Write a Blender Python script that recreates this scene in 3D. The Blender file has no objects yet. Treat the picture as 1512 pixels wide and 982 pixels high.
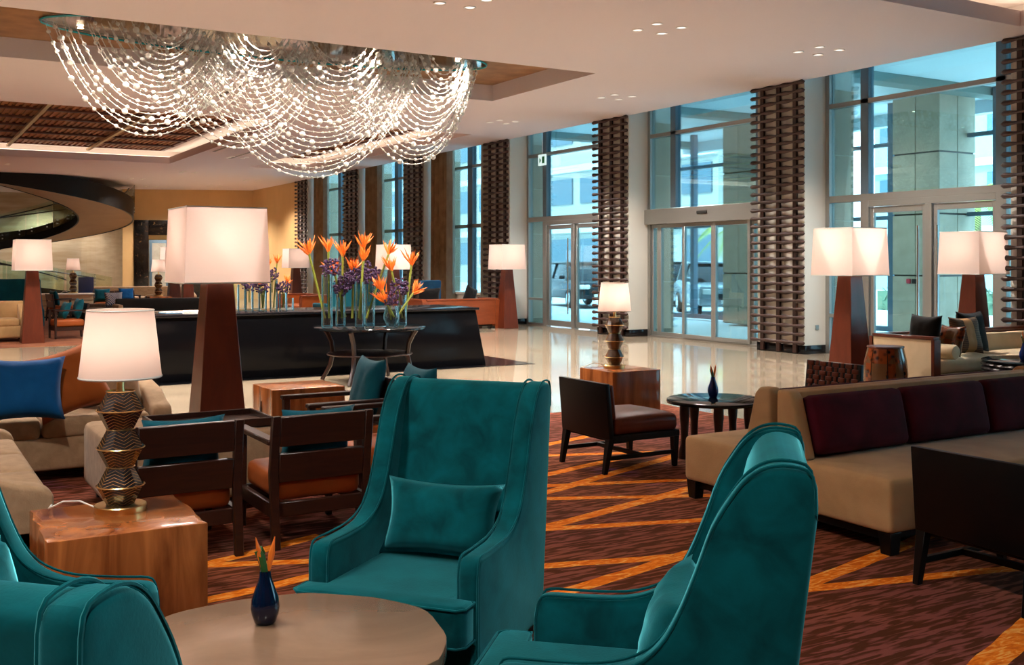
import bpy, bmesh, math, random
from mathutils import Vector, Matrix, Euler, noise
rnd = random.Random(7)
PI = math.pi; R = math.radians
SC = bpy.context.scene
COL = SC.collection

# ------------------------------------------------------------------ camera
AZ = math.atan(916/1546.0)                 # view direction measured from the window wall axis
S_, C_ = math.sin(AZ), math.cos(AZ)
cam = bpy.data.cameras.new('camera'); cam.sensor_width = 36; cam.lens = 1546/1512*36
cam.shift_y = -103/1512.0; cam.clip_end = 400
camo = bpy.data.objects.new('camera', cam); COL.objects.link(camo)
camo.location = (0, 0, 1.6); camo.rotation_euler = (PI/2, 0, -AZ)
SC.camera = camo
# ------------------------------------------------------------------ world, sun, exposure
wd = bpy.data.worlds.new('sky'); SC.world = wd; wd.use_nodes = True
_bg = wd.node_tree.nodes['Background']; _bg.inputs[0].default_value = (0.58, 0.79, 0.92, 1); _bg.inputs[1].default_value = 4.5
sun = bpy.data.lights.new('sun', 'SUN'); sun.energy = 3.0; sun.angle = R(2); sun.color = (1, .95, .88)
suno = bpy.data.objects.new('sun', sun); COL.objects.link(suno); suno.rotation_euler = (R(12), R(-42), 0)
SC.view_settings.view_transform = 'Standard'; SC.view_settings.look = 'None'
SC.view_settings.exposure = 1.0; SC.view_settings.gamma = 1.0
try: SC.view_settings.use_curve_mapping = False
except Exception: pass
try:
    SC.cycles.use_denoising = True
    SC.cycles.max_bounces = 10; SC.cycles.diffuse_bounces = 5; SC.cycles.transparent_max_bounces = 24
    SC.cycles.sample_clamp_indirect = 4.0; SC.cycles.caustics_reflective = False; SC.cycles.caustics_refractive = False
except Exception: pass
WARM = (1.0, .93, .86)
LAMPC = (1.0, .79, .66)
def wpt(lat, d): return (d*S_ + lat*C_, d*C_ - lat*S_)        # metres right of / ahead of the camera -> room X, Y

# ------------------------------------------------------------------ materials
M = {}
def newmat(n):
    m = bpy.data.materials.new(n); m.use_nodes = True; M[n] = m
    nt = m.node_tree; return m, nt, nt.nodes['Principled BSDF']
def setp(b, **k):
    for key, v in k.items():
        b.inputs[key].default_value = v
def rgb(r, g, b):                                              # sRGB 0-255 -> linear
    f = lambda x: (x/255/12.92) if x/255 <= .04045 else ((x/255+.055)/1.055)**2.4
    return (f(r), f(g), f(b), 1)
def texco(nt, kind='Object', scale=(1, 1, 1), rot=(0, 0, 0)):
    tc = nt.nodes.new('ShaderNodeTexCoord'); mp = nt.nodes.new('ShaderNodeMapping')
    mp.inputs['Scale'].default_value = scale; mp.inputs['Rotation'].default_value = rot
    nt.links.new(tc.outputs[kind], mp.inputs[0]); return mp.outputs[0]
def noise_n(nt, vec, sc, det=3, dist=0, rough=.5):
    n = nt.nodes.new('ShaderNodeTexNoise'); n.inputs['Scale'].default_value = sc; n.inputs['Detail'].default_value = det
    n.inputs['Distortion'].default_value = dist; n.inputs['Roughness'].default_value = rough
    nt.links.new(vec, n.inputs['Vector']); return n.outputs['Fac']
def ramp(nt, fac, stops):
    r = nt.nodes.new('ShaderNodeValToRGB'); el = r.color_ramp.elements
    while len(el) < len(stops): el.new(.5)
    for e, (p, c) in zip(el, stops): e.position = p; e.color = c
    nt.links.new(fac, r.inputs[0]); return r.outputs[0]
def bump(nt, b, h, st=.2, dist=.01):
    n = nt.nodes.new('ShaderNodeBump'); n.inputs['Strength'].default_value = st; n.inputs['Distance'].default_value = dist
    nt.links.new(h, n.inputs['Height']); nt.links.new(n.outputs[0], b.inputs['Normal'])
def math_n(nt, op, a, b=None, c=None):
    n = nt.nodes.new('ShaderNodeMath'); n.operation = op
    for i, x in enumerate((a, b, c)):
        if x is None: continue
        if isinstance(x, (int, float)): n.inputs[i].default_value = x
        else: nt.links.new(x, n.inputs[i])
    return n.outputs[0]
def mixc(nt, fac, a, b):
    n = nt.nodes.new('ShaderNodeMix'); n.data_type = 'RGBA'
    for i, x in ((0, fac), (6, a), (7, b)):
        if isinstance(x, (int, float, tuple)): n.inputs[i].default_value = x
        else: nt.links.new(x, n.inputs[i])
    return n.outputs[2]
def plain(n, col, rough=.5, metal=0, **k):
    m, nt, b = newmat(n); setp(b, **{'Base Color': col, 'Roughness': rough, 'Metallic': metal}); setp(b, **k); return m
def fabric(n, c1, c2, sc=60, bst=.25, sheen=0, rough=.85, tint=(1, 1, 1, 1), mott=4):
    m, nt, b = newmat(n); v = texco(nt)
    f = noise_n(nt, v, mott, 4, .4); col = ramp(nt, f, [(.3, c1), (.7, c2)]); nt.links.new(col, b.inputs['Base Color'])
    setp(b, **{'Roughness': rough, 'Sheen Weight': sheen, 'Sheen Roughness': .42, 'Sheen Tint': tint, 'Specular IOR Level': .2})
    bump(nt, b, noise_n(nt, v, sc, 2), bst, .004); return m
def wood(n, c1, c2, rough=.35, sc=(3, 30, 30), coat=0.0):
    m, nt, b = newmat(n); v = texco(nt, 'Object', sc)
    f = noise_n(nt, v, 1.0, 5, .8, .6); col = ramp(nt, f, [(.3, c1), (.72, c2)]); nt.links.new(col, b.inputs['Base Color'])
    setp(b, **{'Roughness': rough, 'Coat Weight': coat, 'Coat Roughness': .05}); bump(nt, b, f, .08, .003); return m
def emit(n, col, st):
    m, nt, b = newmat(n); setp(b, **{'Base Color': (0, 0, 0, 1), 'Emission Color': col, 'Emission Strength': st}); return m

plain('ceiling_paint', rgb(232, 218, 220), .9)
plain('cove_white', rgb(238, 230, 222), .9)
plain('column_plaster', rgb(220, 216, 206), .6)
plain('black_stone', (.008, .008, .01, 1), .12, **{'Specular IOR Level': .35})
plain('black_gloss', (.004, .004, .005, 1), .12, **{'Specular IOR Level': .12})
plain('table_gloss', (.006, .008, .01, 1), .08)
plain('alu', rgb(150, 150, 146), .4, .65)
plain('alu_dark', rgb(92, 112, 126), .45, .35)
plain('chrome', rgb(200, 200, 200), .15, 1)
plain('brass', rgb(214, 180, 120), .28, 1)
plain('dark_metal', rgb(40, 34, 32), .35, .6)
plain('rubber', (.01, .01, .01, 1), .7)
plain('piping_teal', rgb(0, 62, 68), .8, **{'Sheen Weight': .1})
plain('paper', rgb(240, 235, 225), .8)
plain('blue_paper', rgb(110, 160, 200), .7)
plain('stem_green', rgb(120, 128, 40), .5)
plain('leaf_green', rgb(40, 92, 36), .5)
plain('orange_bloom', rgb(244, 124, 34), .5, **{'Subsurface Weight': .0})
plain('navy_ceramic', rgb(8, 20, 46), .12)
plain('blue_ceramic', rgb(20, 48, 110), .12)
plain('dark_tread', rgb(24, 22, 24), .4)
plain('white_dot', rgb(230, 230, 225), .4)
plain('plate_white', rgb(228, 226, 218), .4)
plain('car_silver', rgb(176, 190, 196), .25, .5)
plain('car_dark', rgb(28, 34, 40), .2, .3)
plain('car_glass', (.01, .015, .02, 1), .05)
plain('canopy_white', rgb(214, 226, 228), .7)
plain('canopy_beam', rgb(96, 118, 112), .7)
plain('palm_green', rgb(150, 170, 70), .6)
plain('bark', rgb(110, 92, 70), .9)
plain('hedge', rgb(96, 116, 92), .9)
plain('blue_gloss', rgb(10, 34, 84), .2)
plain('cord_white', rgb(230, 225, 215), .5)
fabric('velvet_teal', rgb(4, 54, 58), rgb(5, 86, 92), 140, .1, .85, .95, (.14, .74, .84, 1), 9); M['velvet_teal'].node_tree.nodes['Principled BSDF'].inputs['Specular IOR Level'].default_value = .05
fabric('velvet_plum', rgb(58, 8, 20), rgb(84, 15, 32), 140, .1, .0, .9, (.9, .4, .5, 1), 5)
fabric('sofa_beige', rgb(176, 140, 94), rgb(198, 160, 112), 120, .25, .2, .85)
fabric('sofa_tan', rgb(150, 122, 92), rgb(172, 142, 110), 160, .4, .1, .9, mott=14)
fabric('sofa_grey', rgb(112, 98, 88), rgb(132, 116, 104), 120, .25)
fabric('cushion_blue', rgb(0, 66, 118), rgb(6, 84, 140), 160, .2, .1)
fabric('cushion_orange', rgb(146, 72, 22), rgb(168, 86, 30), 160, .2, .1)
fabric('cushion_teal', rgb(8, 78, 94), rgb(12, 94, 108), 160, .2, .1)
fabric('cushion_black', rgb(8, 6, 6), rgb(14, 10, 10), 160, .2, .1)
fabric('cushion_cream', rgb(206, 182, 146), rgb(222, 198, 162), 160, .2, .1)
fabric('curtain_brown', rgb(126, 98, 68), rgb(150, 120, 86), 100, .2)
fabric('curtain_sheer', rgb(150, 142, 128), rgb(172, 164, 148), 100, .2)
fabric('leather_orange', rgb(150, 74, 30), rgb(172, 88, 40), 40, .15, 0, .42)
fabric('leather_brown', rgb(84, 38, 24), rgb(104, 50, 32), 40, .15, 0, .38)
fabric('purple_flower', rgb(48, 32, 58), rgb(84, 60, 92), 30, .3)
wood('wood_dark', rgb(34, 18, 13), rgb(58, 30, 20), .35)
wood('wood_black', rgb(5, 4, 4), rgb(9, 7, 7), .45); M['wood_black'].node_tree.nodes['Principled BSDF'].inputs['Specular IOR Level'].default_value = .25
wood('wood_lamp', rgb(82, 34, 19), rgb(102, 45, 26), .3, (8, 8, 2))
wood('wood_lattice', rgb(34, 15, 10), rgb(56, 25, 15), .5)
wood('wood_block', rgb(104, 50, 22), rgb(184, 110, 56), .2, (9, 9, 1.0), .35)
wood('wood_orange', rgb(118, 54, 26), rgb(138, 68, 34), .35, (2, 2, 10))
wood('wood_table', rgb(120, 94, 74), rgb(148, 118, 94), .2, (2, 2, 2))
wood('wood_beam', rgb(70, 30, 16), rgb(98, 46, 24), .5)
wood('slat_wood', rgb(168, 104, 50), rgb(196, 130, 70), .5)
wood('soffit_wood', rgb(136, 98, 62), rgb(150, 110, 72), .6, (1, 1, 1))

def _gold():
    m, nt, b = newmat('gold_leaf'); v = texco(nt, 'Object', (1.5, 1.5, 1.5))
    f = noise_n(nt, v, 2, 4); nt.links.new(ramp(nt, f, [(.3, rgb(150, 106, 62)), (.7, rgb(190, 142, 92))]), b.inputs['Base Color'])
    setp(b, Metallic=.75, Roughness=.38)
_gold()
def _marble():
    m, nt, b = newmat('marble'); v = texco(nt, 'Object', (.5, .5, .5))
    f = noise_n(nt, v, 1.6, 6, 1.2); c = ramp(nt, f, [(.25, rgb(134, 120, 102)), (.75, rgb(160, 144, 124))])
    br = nt.nodes.new('ShaderNodeTexBrick'); br.offset = .0; nt.links.new(texco(nt, 'Object', (1/.9, 1/.9, 1)), br.inputs['Vector'])
    br.inputs['Scale'].default_value = 1; br.inputs['Brick Width'].default_value = 1; br.inputs['Row Height'].default_value = 1
    br.inputs['Mortar Size'].default_value = .003; br.inputs['Mortar Smooth'].default_value = 0
    c2 = mixc(nt, math_n(nt, 'MULTIPLY', br.outputs['Fac'], .35), c, rgb(140, 122, 100))
    nt.links.new(c2, b.inputs['Base Color']); setp(b, Roughness=.06); b.inputs['Specular IOR Level'].default_value = .9
    bump(nt, b, noise_n(nt, texco(nt, 'Object', (1, 1, 1)), .9, 2), .02, .02)
_marble()
def _stone():
    m, nt, b = newmat('stone_clad'); v = texco(nt, 'Object')
    f = noise_n(nt, v, 3, 5); nt.links.new(ramp(nt, f, [(.3, rgb(166, 148, 126)), (.7, rgb(186, 168, 146))]), b.inputs['Base Color']); setp(b, Roughness=.7)
_stone()
def _wall():
    m, nt, b = newmat('wall_beige'); v = texco(nt, 'Object', (1, 1, .3))
    f = noise_n(nt, v, 1.2, 4); nt.links.new(ramp(nt, f, [(.3, rgb(202, 160, 104)), (.7, rgb(214, 172, 116))]), b.inputs['Base Color']); setp(b, Roughness=.6)
    m, nt, b = newmat('wall_metal_plaster'); v = texco(nt, 'Object', (.35, .35, 3))
    f = noise_n(nt, v, 2, 4); nt.links.new(ramp(nt, f, [(.3, rgb(176, 150, 116)), (.7, rgb(200, 182, 154))]), b.inputs['Base Color']); setp(b, Roughness=.32, Metallic=.35)
    m, nt, b = newmat('marble_black'); v = texco(nt, 'Object', (2, 2, 2))
    f = noise_n(nt, v, 3, 8, 2.5, .7); nt.links.new(ramp(nt, f, [(.5, rgb(16, 12, 10)), (.6, rgb(30, 22, 18)), (.66, rgb(110, 80, 50)), (.72, rgb(20, 14, 12))]), b.inputs['Base Color']); setp(b, Roughness=.15)
_wall()
def _shade():
    for n, c in (('lamp_shade', rgb(246, 226, 216)),):
        m = bpy.data.materials.new(n); m.use_nodes = True; M[n] = m; nt = m.node_tree; nt.nodes.clear()
        o = nt.nodes.new('ShaderNodeOutputMaterial'); mx = nt.nodes.new('ShaderNodeMixShader'); mx.inputs[0].default_value = .55
        d = nt.nodes.new('ShaderNodeBsdfDiffuse'); t = nt.nodes.new('ShaderNodeBsdfTranslucent')
        d.inputs[0].default_value = c; t.inputs[0].default_value = c
        nt.links.new(d.outputs[0], mx.inputs[1]); nt.links.new(t.outputs[0], mx.inputs[2]); nt.links.new(mx.outputs[0], o.inputs[0])
_shade()
def _glass(n, tint, refl=1.0, rough=0.0, ior=1.5):
    m = bpy.data.materials.new(n); m.use_nodes = True; M[n] = m; nt = m.node_tree; nt.nodes.clear()
    o = nt.nodes.new('ShaderNodeOutputMaterial'); mx = nt.nodes.new('ShaderNodeMixShader')
    t = nt.nodes.new('ShaderNodeBsdfTransparent'); t.inputs[0].default_value = tint
    g = nt.nodes.new('ShaderNodeBsdfGlossy'); g.inputs['Roughness'].default_value = rough; g.inputs[0].default_value = (1, 1, 1, 1)
    fr = nt.nodes.new('ShaderNodeFresnel'); fr.inputs[0].default_value = ior
    nt.links.new(math_n(nt, 'MULTIPLY', fr.outputs[0], refl), mx.inputs[0])
    nt.links.new(t.outputs[0], mx.inputs[1]); nt.links.new(g.outputs[0], mx.inputs[2]); nt.links.new(mx.outputs[0], o.inputs[0])
_glass('window_glass', (.69, .89, .94, 1), .75)
_glass('rail_glass', (.86, .95, .92, 1), .8)
def _vase():
    _glass('vase_glass', (.93, .98, 1, 1), .9, .02); nt = M['vase_glass'].node_tree; out = nt.nodes['Material Output']; base = out.inputs[0].links[0].from_socket
    lw = nt.nodes.new('ShaderNodeLayerWeight'); lw.inputs[0].default_value = .35; d = nt.nodes.new('ShaderNodeBsdfTranslucent'); d.inputs[0].default_value = rgb(130, 205, 225)
    d2 = nt.nodes.new('ShaderNodeBsdfDiffuse'); d2.inputs[0].default_value = rgb(150, 215, 230); ms = nt.nodes.new('ShaderNodeMixShader'); nt.links.new(d.outputs[0], ms.inputs[1]); nt.links.new(d2.outputs[0], ms.inputs[2])
    mx = nt.nodes.new('ShaderNodeMixShader'); nt.links.new(math_n(nt, 'MULTIPLY', math_n(nt, 'POWER', lw.outputs['Facing'], 2.5), .8), mx.inputs[0]); nt.links.new(base, mx.inputs[1]); nt.links.new(ms.outputs[0], mx.inputs[2]); nt.links.new(mx.outputs[0], out.inputs[0])
_vase()
_glass('plate_glass', (.96, .99, .99, 1), .6, .02)
plain('glass_edge', rgb(40, 150, 160), .2)
def _crystal():
    m = bpy.data.materials.new('crystal'); m.use_nodes = True; M['crystal'] = m; nt = m.node_tree; nt.nodes.clear()
    o = nt.nodes.new('ShaderNodeOutputMaterial')
    t = nt.nodes.new('ShaderNodeBsdfTransparent'); t.inputs[0].default_value = (.96, .94, .92, 1)
    d = nt.nodes.new('ShaderNodeBsdfDiffuse'); d.inputs[0].default_value = (.95, .92, .88, 1)
    tl = nt.nodes.new('ShaderNodeBsdfTranslucent'); tl.inputs[0].default_value = (.95, .92, .88, 1)
    g = nt.nodes.new('ShaderNodeBsdfGlossy'); g.inputs['Roughness'].default_value = .12
    a = nt.nodes.new('ShaderNodeMixShader'); a.inputs[0].default_value = .5; nt.links.new(d.outputs[0], a.inputs[1]); nt.links.new(tl.outputs[0], a.inputs[2])
    b = nt.nodes.new('ShaderNodeMixShader'); b.inputs[0].default_value = .22; nt.links.new(a.outputs[0], b.inputs[1]); nt.links.new(g.outputs[0], b.inputs[2])
    c = nt.nodes.new('ShaderNodeMixShader'); c.inputs[0].default_value = .93; nt.links.new(t.outputs[0], c.inputs[1]); nt.links.new(b.outputs[0], c.inputs[2])
    nt.links.new(c.outputs[0], o.inputs[0])
_crystal()
emit('downlight_lens', (1, .9, .8, 1), .7)
emit('spot_lens', (1, .82, .6, 1), 60)
emit('cove_led', (1, .82, .64, 1), 2.6)
emit('exit_lit', (.8, 1, .95, 1), .45)
plain('exit_red', rgb(190, 40, 60), .5)
plain('exit_green', rgb(30, 150, 90), .5)
def _lampbody():
    m, nt, b = newmat('lamp_ceramic'); tc = nt.nodes.new('ShaderNodeTexCoord'); sp = nt.nodes.new('ShaderNodeSeparateXYZ'); nt.links.new(tc.outputs['Object'], sp.inputs[0])
    an = math_n(nt, 'ARCTAN2', sp.outputs[1], sp.outputs[0]); an = math_n(nt, 'MULTIPLY', an, 6/PI)
    zz = math_n(nt, 'PINGPONG', an, 1.0); k = math_n(nt, 'ADD', math_n(nt, 'MULTIPLY', sp.outputs[2], 75), math_n(nt, 'MULTIPLY', zz, 1.3))
    st = math_n(nt, 'GREATER_THAN', math_n(nt, 'FRACT', k), .88)
    nt.links.new(mixc(nt, st, rgb(22, 20, 24), rgb(196, 140, 80)), b.inputs['Base Color']); setp(b, Roughness=.15); b.inputs['Coat Weight'].default_value = .5
_lampbody()
def _stripe_cushion():
    m, nt, b = newmat('cushion_striped'); tc = nt.nodes.new('ShaderNodeTexCoord'); sp = nt.nodes.new('ShaderNodeSeparateXYZ'); nt.links.new(tc.outputs['Object'], sp.inputs[0])
    ctr = math_n(nt, 'LESS_THAN', math_n(nt, 'ABSOLUTE', sp.outputs[0]), .075)
    w = nt.nodes.new('ShaderNodeTexWave'); w.bands_direction = 'Z'; w.inputs['Scale'].default_value = 14; w.inputs['Distortion'].default_value = 3
    nt.links.new(tc.outputs['Object'], w.inputs['Vector'])
    c = ramp(nt, w.outputs['Fac'], [(.3, rgb(74, 54, 36)), (.7, rgb(112, 84, 56))])
    nt.links.new(mixc(nt, ctr, c, rgb(190, 140, 84)), b.inputs['Base Color']); setp(b, Roughness=.8)
    m, nt, b = newmat('cushion_pattern'); w = nt.nodes.new('ShaderNodeTexWave'); w.bands_direction = 'DIAGONAL'; w.inputs['Scale'].default_value = 12
    nt.links.new(texco(nt), w.inputs['Vector']); c = ramp(nt, w.outputs['Fac'], [(.45, rgb(40, 70, 120)), (.55, rgb(190, 176, 160))])
    nt.links.new(c, b.inputs['Base Color']); setp(b, Roughness=.8)
    m, nt, b = newmat('shell_inlay'); v = nt.nodes.new('ShaderNodeTexVoronoi'); v.inputs['Scale'].default_value = 16; nt.links.new(texco(nt), v.inputs['Vector'])
    ck = nt.nodes.new('ShaderNodeTexChecker'); ck.inputs['Scale'].default_value = 4.5; nt.links.new(texco(nt, 'Object', (1, 1, 1), (0, 0, .4)), ck.inputs['Vector'])
    a_ = ramp(nt, v.outputs['Distance'], [(.2, rgb(28, 12, 8)), (.55, rgb(120, 56, 24))]); nt.links.new(mixc(nt, ck.outputs['Fac'], a_, rgb(96, 66, 42)), b.inputs['Base Color']); setp(b, Roughness=.15)
_stripe_cushion()
def _fret():
    m, nt, b = newmat('fret_wood'); br = nt.nodes.new('ShaderNodeTexBrick'); nt.links.new(texco(nt, 'Object', (4, 8, 1)), br.inputs['Vector'])
    br.inputs['Scale'].default_value = 1.6; br.inputs['Mortar Size'].default_value = .09; br.inputs['Mortar Smooth'].default_value = 0
    nt.links.new(mixc(nt, br.outputs['Fac'], rgb(40, 20, 10), rgb(196, 132, 70)), b.inputs['Base Color']); setp(b, Roughness=.6)
_fret()
# pile carpet: brown ground, mauve dashes, orange bands laid out in room metres (x0, y0, x1, y1, half width)
CARPET_LINES = []
def _carpet():
    m, nt, b = newmat('carpet'); tc = nt.nodes.new('ShaderNodeTexCoord'); P = tc.outputs['Object']
    sp = nt.nodes.new('ShaderNodeSeparateXYZ'); nt.links.new(P, sp.inputs[0]); X, Y = sp.outputs[0], sp.outputs[1]
    mp = nt.nodes.new('ShaderNodeMapping'); mp.inputs['Rotation'].default_value = (0, 0, R(-4)); mp.inputs['Scale'].default_value = (3.4, 22, 1); nt.links.new(P, mp.inputs[0])
    d1 = noise_n(nt, mp.outputs[0], 1.5, 2, .5)
    dash = ramp(nt, d1, [(.47, rgb(84, 42, 18)), (.56, rgb(138, 76, 52))])
    big = noise_n(nt, P, .55, 3)
    base = mixc(nt, ramp(nt, big, [(.38, (0, 0, 0, 1)), (.62, (1, 1, 1, 1))]), dash, ramp(nt, d1, [(.47, rgb(76, 38, 20)), (.57, rgb(124, 68, 60))]))
    base = mixc(nt, ramp(nt, noise_n(nt, P, .7, 2), [(.66, (0, 0, 0, 1)), (.76, (1, 1, 1, 1))]), base, ramp(nt, d1, [(.5, rgb(30, 16, 26)), (.58, rgb(84, 60, 140))]))
    wob = math_n(nt, 'MULTIPLY', math_n(nt, 'SUBTRACT', noise_n(nt, P, 2.2, 2), .5), .05)
    tot = None
    for (x0, y0, x1, y1, hw) in CARPET_LINES:
        dx, dy = x1-x0, y1-y0; L = math.hypot(dx, dy); nx, ny = -dy/L, dx/L; k = nx*x0+ny*y0
        q = math_n(nt, 'ADD', math_n(nt, 'MULTIPLY_ADD', X, nx, -k), math_n(nt, 'MULTIPLY_ADD', Y, ny, wob))
        e = math_n(nt, 'LESS_THAN', math_n(nt, 'ABSOLUTE', q), hw)
        km = (dx*(x0+x1)+dy*(y0+y1))/2/L
        al = math_n(nt, 'MULTIPLY_ADD', Y, dy/L, math_n(nt, 'MULTIPLY_ADD', X, dx/L, -km))
        e = math_n(nt, 'MULTIPLY', e, math_n(nt, 'LESS_THAN', math_n(nt, 'ABSOLUTE', al), L/2+.35))
        tot = e if tot is None else math_n(nt, 'MAXIMUM', tot, e)
    fl = noise_n(nt, texco(nt, 'Object', (5, 16, 1), (0, 0, R(20))), 2, 3, 1.5)
    ora = ramp(nt, fl, [(.35, rgb(206, 96, 12)), (.52, rgb(232, 126, 24)), (.66, rgb(238, 172, 88))])
    nt.links.new(mixc(nt, tot, base, ora), b.inputs['Base Color']); setp(b, Roughness=.95); b.inputs['Specular IOR Level'].default_value = .1
    bump(nt, b, noise_n(nt, P, 260, 2), .5, .004)
    m, nt, b = newmat('carpet_far'); v = texco(nt, 'Object', (.6, 9, 1)); f = noise_n(nt, v, 1.5, 3)
    nt.links.new(ramp(nt, f, [(.4, rgb(96, 48, 26)), (.6, rgb(140, 80, 46))]), b.inputs['Base Color']); setp(b, Roughness=.95)
def gpt(u, v, z=0):
    d = 1546*(1.6-z)/(v-388); return wpt((u-756)/1546*d, d)
for (u0, v0, u1, v1, hw) in [(790, 891, 1028, 817, .05), (791, 840, 952, 828, .045), (793, 785, 1044, 770, .045), (819, 778, 1026, 722, .05), (797, 739, 1058, 734, .045),
        (797, 720, 1023, 711, .045), (797, 732, 991, 677, .05), (798, 705, 893, 684, .05), (799, 675, 923, 671, .045), (799, 660, 859, 648, .05),
        (1212, 858, 1349, 802, .05), (1212, 871, 1512, 841, .045), (1463, 982, 1512, 937, .06), (302, 837, 400, 812, .045), (340, 837, 463, 832, .045),
        (302, 891, 463, 854, .045)]:
    CARPET_LINES.append(gpt(u0, v0)+gpt(u1, v1)+(hw,))
for (x0, y0, x1, y1) in ((-3.5, 1.0, -.5, 2.2), (-4, 3.2, -.8, 2.6), (-3, 6.4, -.6, 5.2), (5.6, .6, 7.2, 2.4), (4.0, -.6, 7.0, .2), (-1, -1.5, 3, -.8), (5.2, 2.6, 7.3, 1.6), (-6, 7.8, -2, 6.9)): CARPET_LINES.append((x0, y0, x1, y1, .045))
_carpet()

# ------------------------------------------------------------------ mesh helpers
class MB:
    def __init__(s): s.v = []; s.f = []
    def add(s, vs, fs):
        k = len(s.v); s.v += [tuple(p) for p in vs]; s.f += [tuple(i+k for i in q) for q in fs]; return s
    def box(s, x0, x1, y0, y1, z0, z1, mat=None):
        vs = [(x, y, z) for z in (z0, z1) for y in (y0, y1) for x in (x0, x1)]
        if mat is not None: vs = [mat @ Vector(p) for p in vs]
        return s.add(vs, [(0, 2, 3, 1), (4, 5, 7, 6), (0, 1, 5, 4), (2, 6, 7, 3), (0, 4, 6, 2), (1, 3, 7, 5)])
    def cbox(s, c, sz, rot=None):
        m = Matrix.Translation(c)
        if rot: m = m @ Euler(rot).to_matrix().to_4x4()
        return s.box(-sz[0]/2, sz[0]/2, -sz[1]/2, sz[1]/2, -sz[2]/2, sz[2]/2, m)
    def frust(s, x, y, z0, z1, w0, d0, w1, d1, dx=0, dy=0):
        vs = [(x-w0/2, y-d0/2, z0), (x+w0/2, y-d0/2, z0), (x-w0/2, y+d0/2, z0), (x+w0/2, y+d0/2, z0)]
        vs += [(x+dx-w1/2, y+dy-d1/2, z1), (x+dx+w1/2, y+dy-d1/2, z1), (x+dx-w1/2, y+dy+d1/2, z1), (x+dx+w1/2, y+dy+d1/2, z1)]
        return s.add(vs, [(0, 2, 3, 1), (4, 5, 7, 6), (0, 1, 5, 4), (2, 6, 7, 3), (0, 4, 6, 2), (1, 3, 7, 5)])
    def prism(s, poly, axis, t0, t1):
        n = len(poly)
        def P(a, b, t): return {'x': (t, a, b), 'y': (a, t, b), 'z': (a, b, t)}[axis]
        vs = [P(a, b, t0) for a, b in poly]+[P(a, b, t1) for a, b in poly]
        fs = [tuple(range(n)), tuple(range(2*n-1, n-1, -1))]+[(i, n+i, n+(i+1) % n, (i+1) % n) for i in range(n)]
        return s.add(vs, fs)
    def lathe(s, prof, n=20, c=(0, 0, 0), axis='z', close=True, ph=0):
        vs = []
        for r, z in prof:
            for i in range(n):
                a = 2*PI*i/n+ph; p = (r*math.cos(a), r*math.sin(a), z)
                if axis == 'x': p = (p[2], p[0], p[1])
                if axis == 'y': p = (p[0], p[2], p[1])
                vs.append((p[0]+c[0], p[1]+c[1], p[2]+c[2]))
        fs = []
        for j in range(len(prof)-1):
            for i in range(n): fs.append((j*n+i, j*n+(i+1) % n, (j+1)*n+(i+1) % n, (j+1)*n+i))
        if close:
            fs.append(tuple(range(n-1, -1, -1))); fs.append(tuple(range((len(prof)-1)*n, len(prof)*n)))
        return s.add(vs, fs)
    def tube(s, pts, r, n=6, closed=False, cap=True):
        pts = [Vector(p) for p in pts]; N = len(pts); vs = []
        rr = r if isinstance(r, (list, tuple)) else [r]*N
        up = None
        for i, p in enumerate(pts):
            if closed: t = pts[(i+1) % N]-pts[i-1]
            else: t = pts[min(i+1, N-1)]-pts[max(i-1, 0)]
            t.normalize()
            if up is None: up = Vector((0, 0, 1)) if abs(t.z) < .9 else Vector((1, 0, 0))
            a = t.cross(up); a.normalize(); b = a.cross(t); b.normalize(); up = b
            for k in range(n):
                q = 2*PI*k/n; vs.append(p+a*(rr[i]*math.cos(q))+b*(rr[i]*math.sin(q)))
        fs = []
        for i in range(N if closed else N-1):
            j = (i+1) % N
            for k in range(n): fs.append((i*n+k, i*n+(k+1) % n, j*n+(k+1) % n, j*n+k))
        if cap and not closed: fs += [tuple(range(n-1, -1, -1)), tuple(range((N-1)*n, N*n))]
        return s.add(vs, fs)
    def soft(s, c, sz, r, crown=0, n=4, rot=None, side=0):
        hx, hy, hz = sz[0]/2, sz[1]/2, sz[2]/2; r = min(r, hx*.99, hy*.99, hz*.99)
        def ax(h):
            a = [-h, -h+r*.12, -h+r*.4, -h+r]
            return a+[-h+r+(2*h-2*r)*k/n for k in range(1, n)]+[-x for x in reversed(a)]
        A = [ax(hx), ax(hy), ax(hz)]; idx = {}; vs = []; fs = []
        H = (hx, hy, hz); I = [h-r for h in H]
        m = Matrix.Translation(c)
        if rot: m = m @ Euler(rot).to_matrix().to_4x4()
        def vert(p):
            key = tuple(round(t, 6) for t in p)
            if key in idx: return idx[key]
            q = Vector([max(-I[k], min(I[k], p[k])) for k in range(3)]); d = Vector(p)-q
            w = q+d.normalized()*r
            if crown and w.z > 0: w.z += crown*(1-(w.x/hx)**2)*(1-(w.y/hy)**2)
            if side: w.y += math.copysign(side, w.y)*(1-(w.x/hx)**2)*(1-(w.z/hz)**2)*min(1, abs(w.y)/hy)
            idx[key] = len(vs); vs.append(m @ w); return idx[key]
        for k in range(3):
            u, v = (k+1) % 3, (k+2) % 3
            for sg in (-1, 1):
                for i in range(len(A[u])-1):
                    for j in range(len(A[v])-1):
                        q = []
                        for (a, b) in ((i, j), (i+1, j), (i+1, j+1), (i, j+1)):
                            p = [0, 0, 0]; p[k] = sg*H[k]; p[u] = A[u][a]; p[v] = A[v][b]; q.append(vert(p))
                        fs.append(tuple(q if sg > 0 else q[::-1]))
        return s.add(vs, fs)
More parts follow.
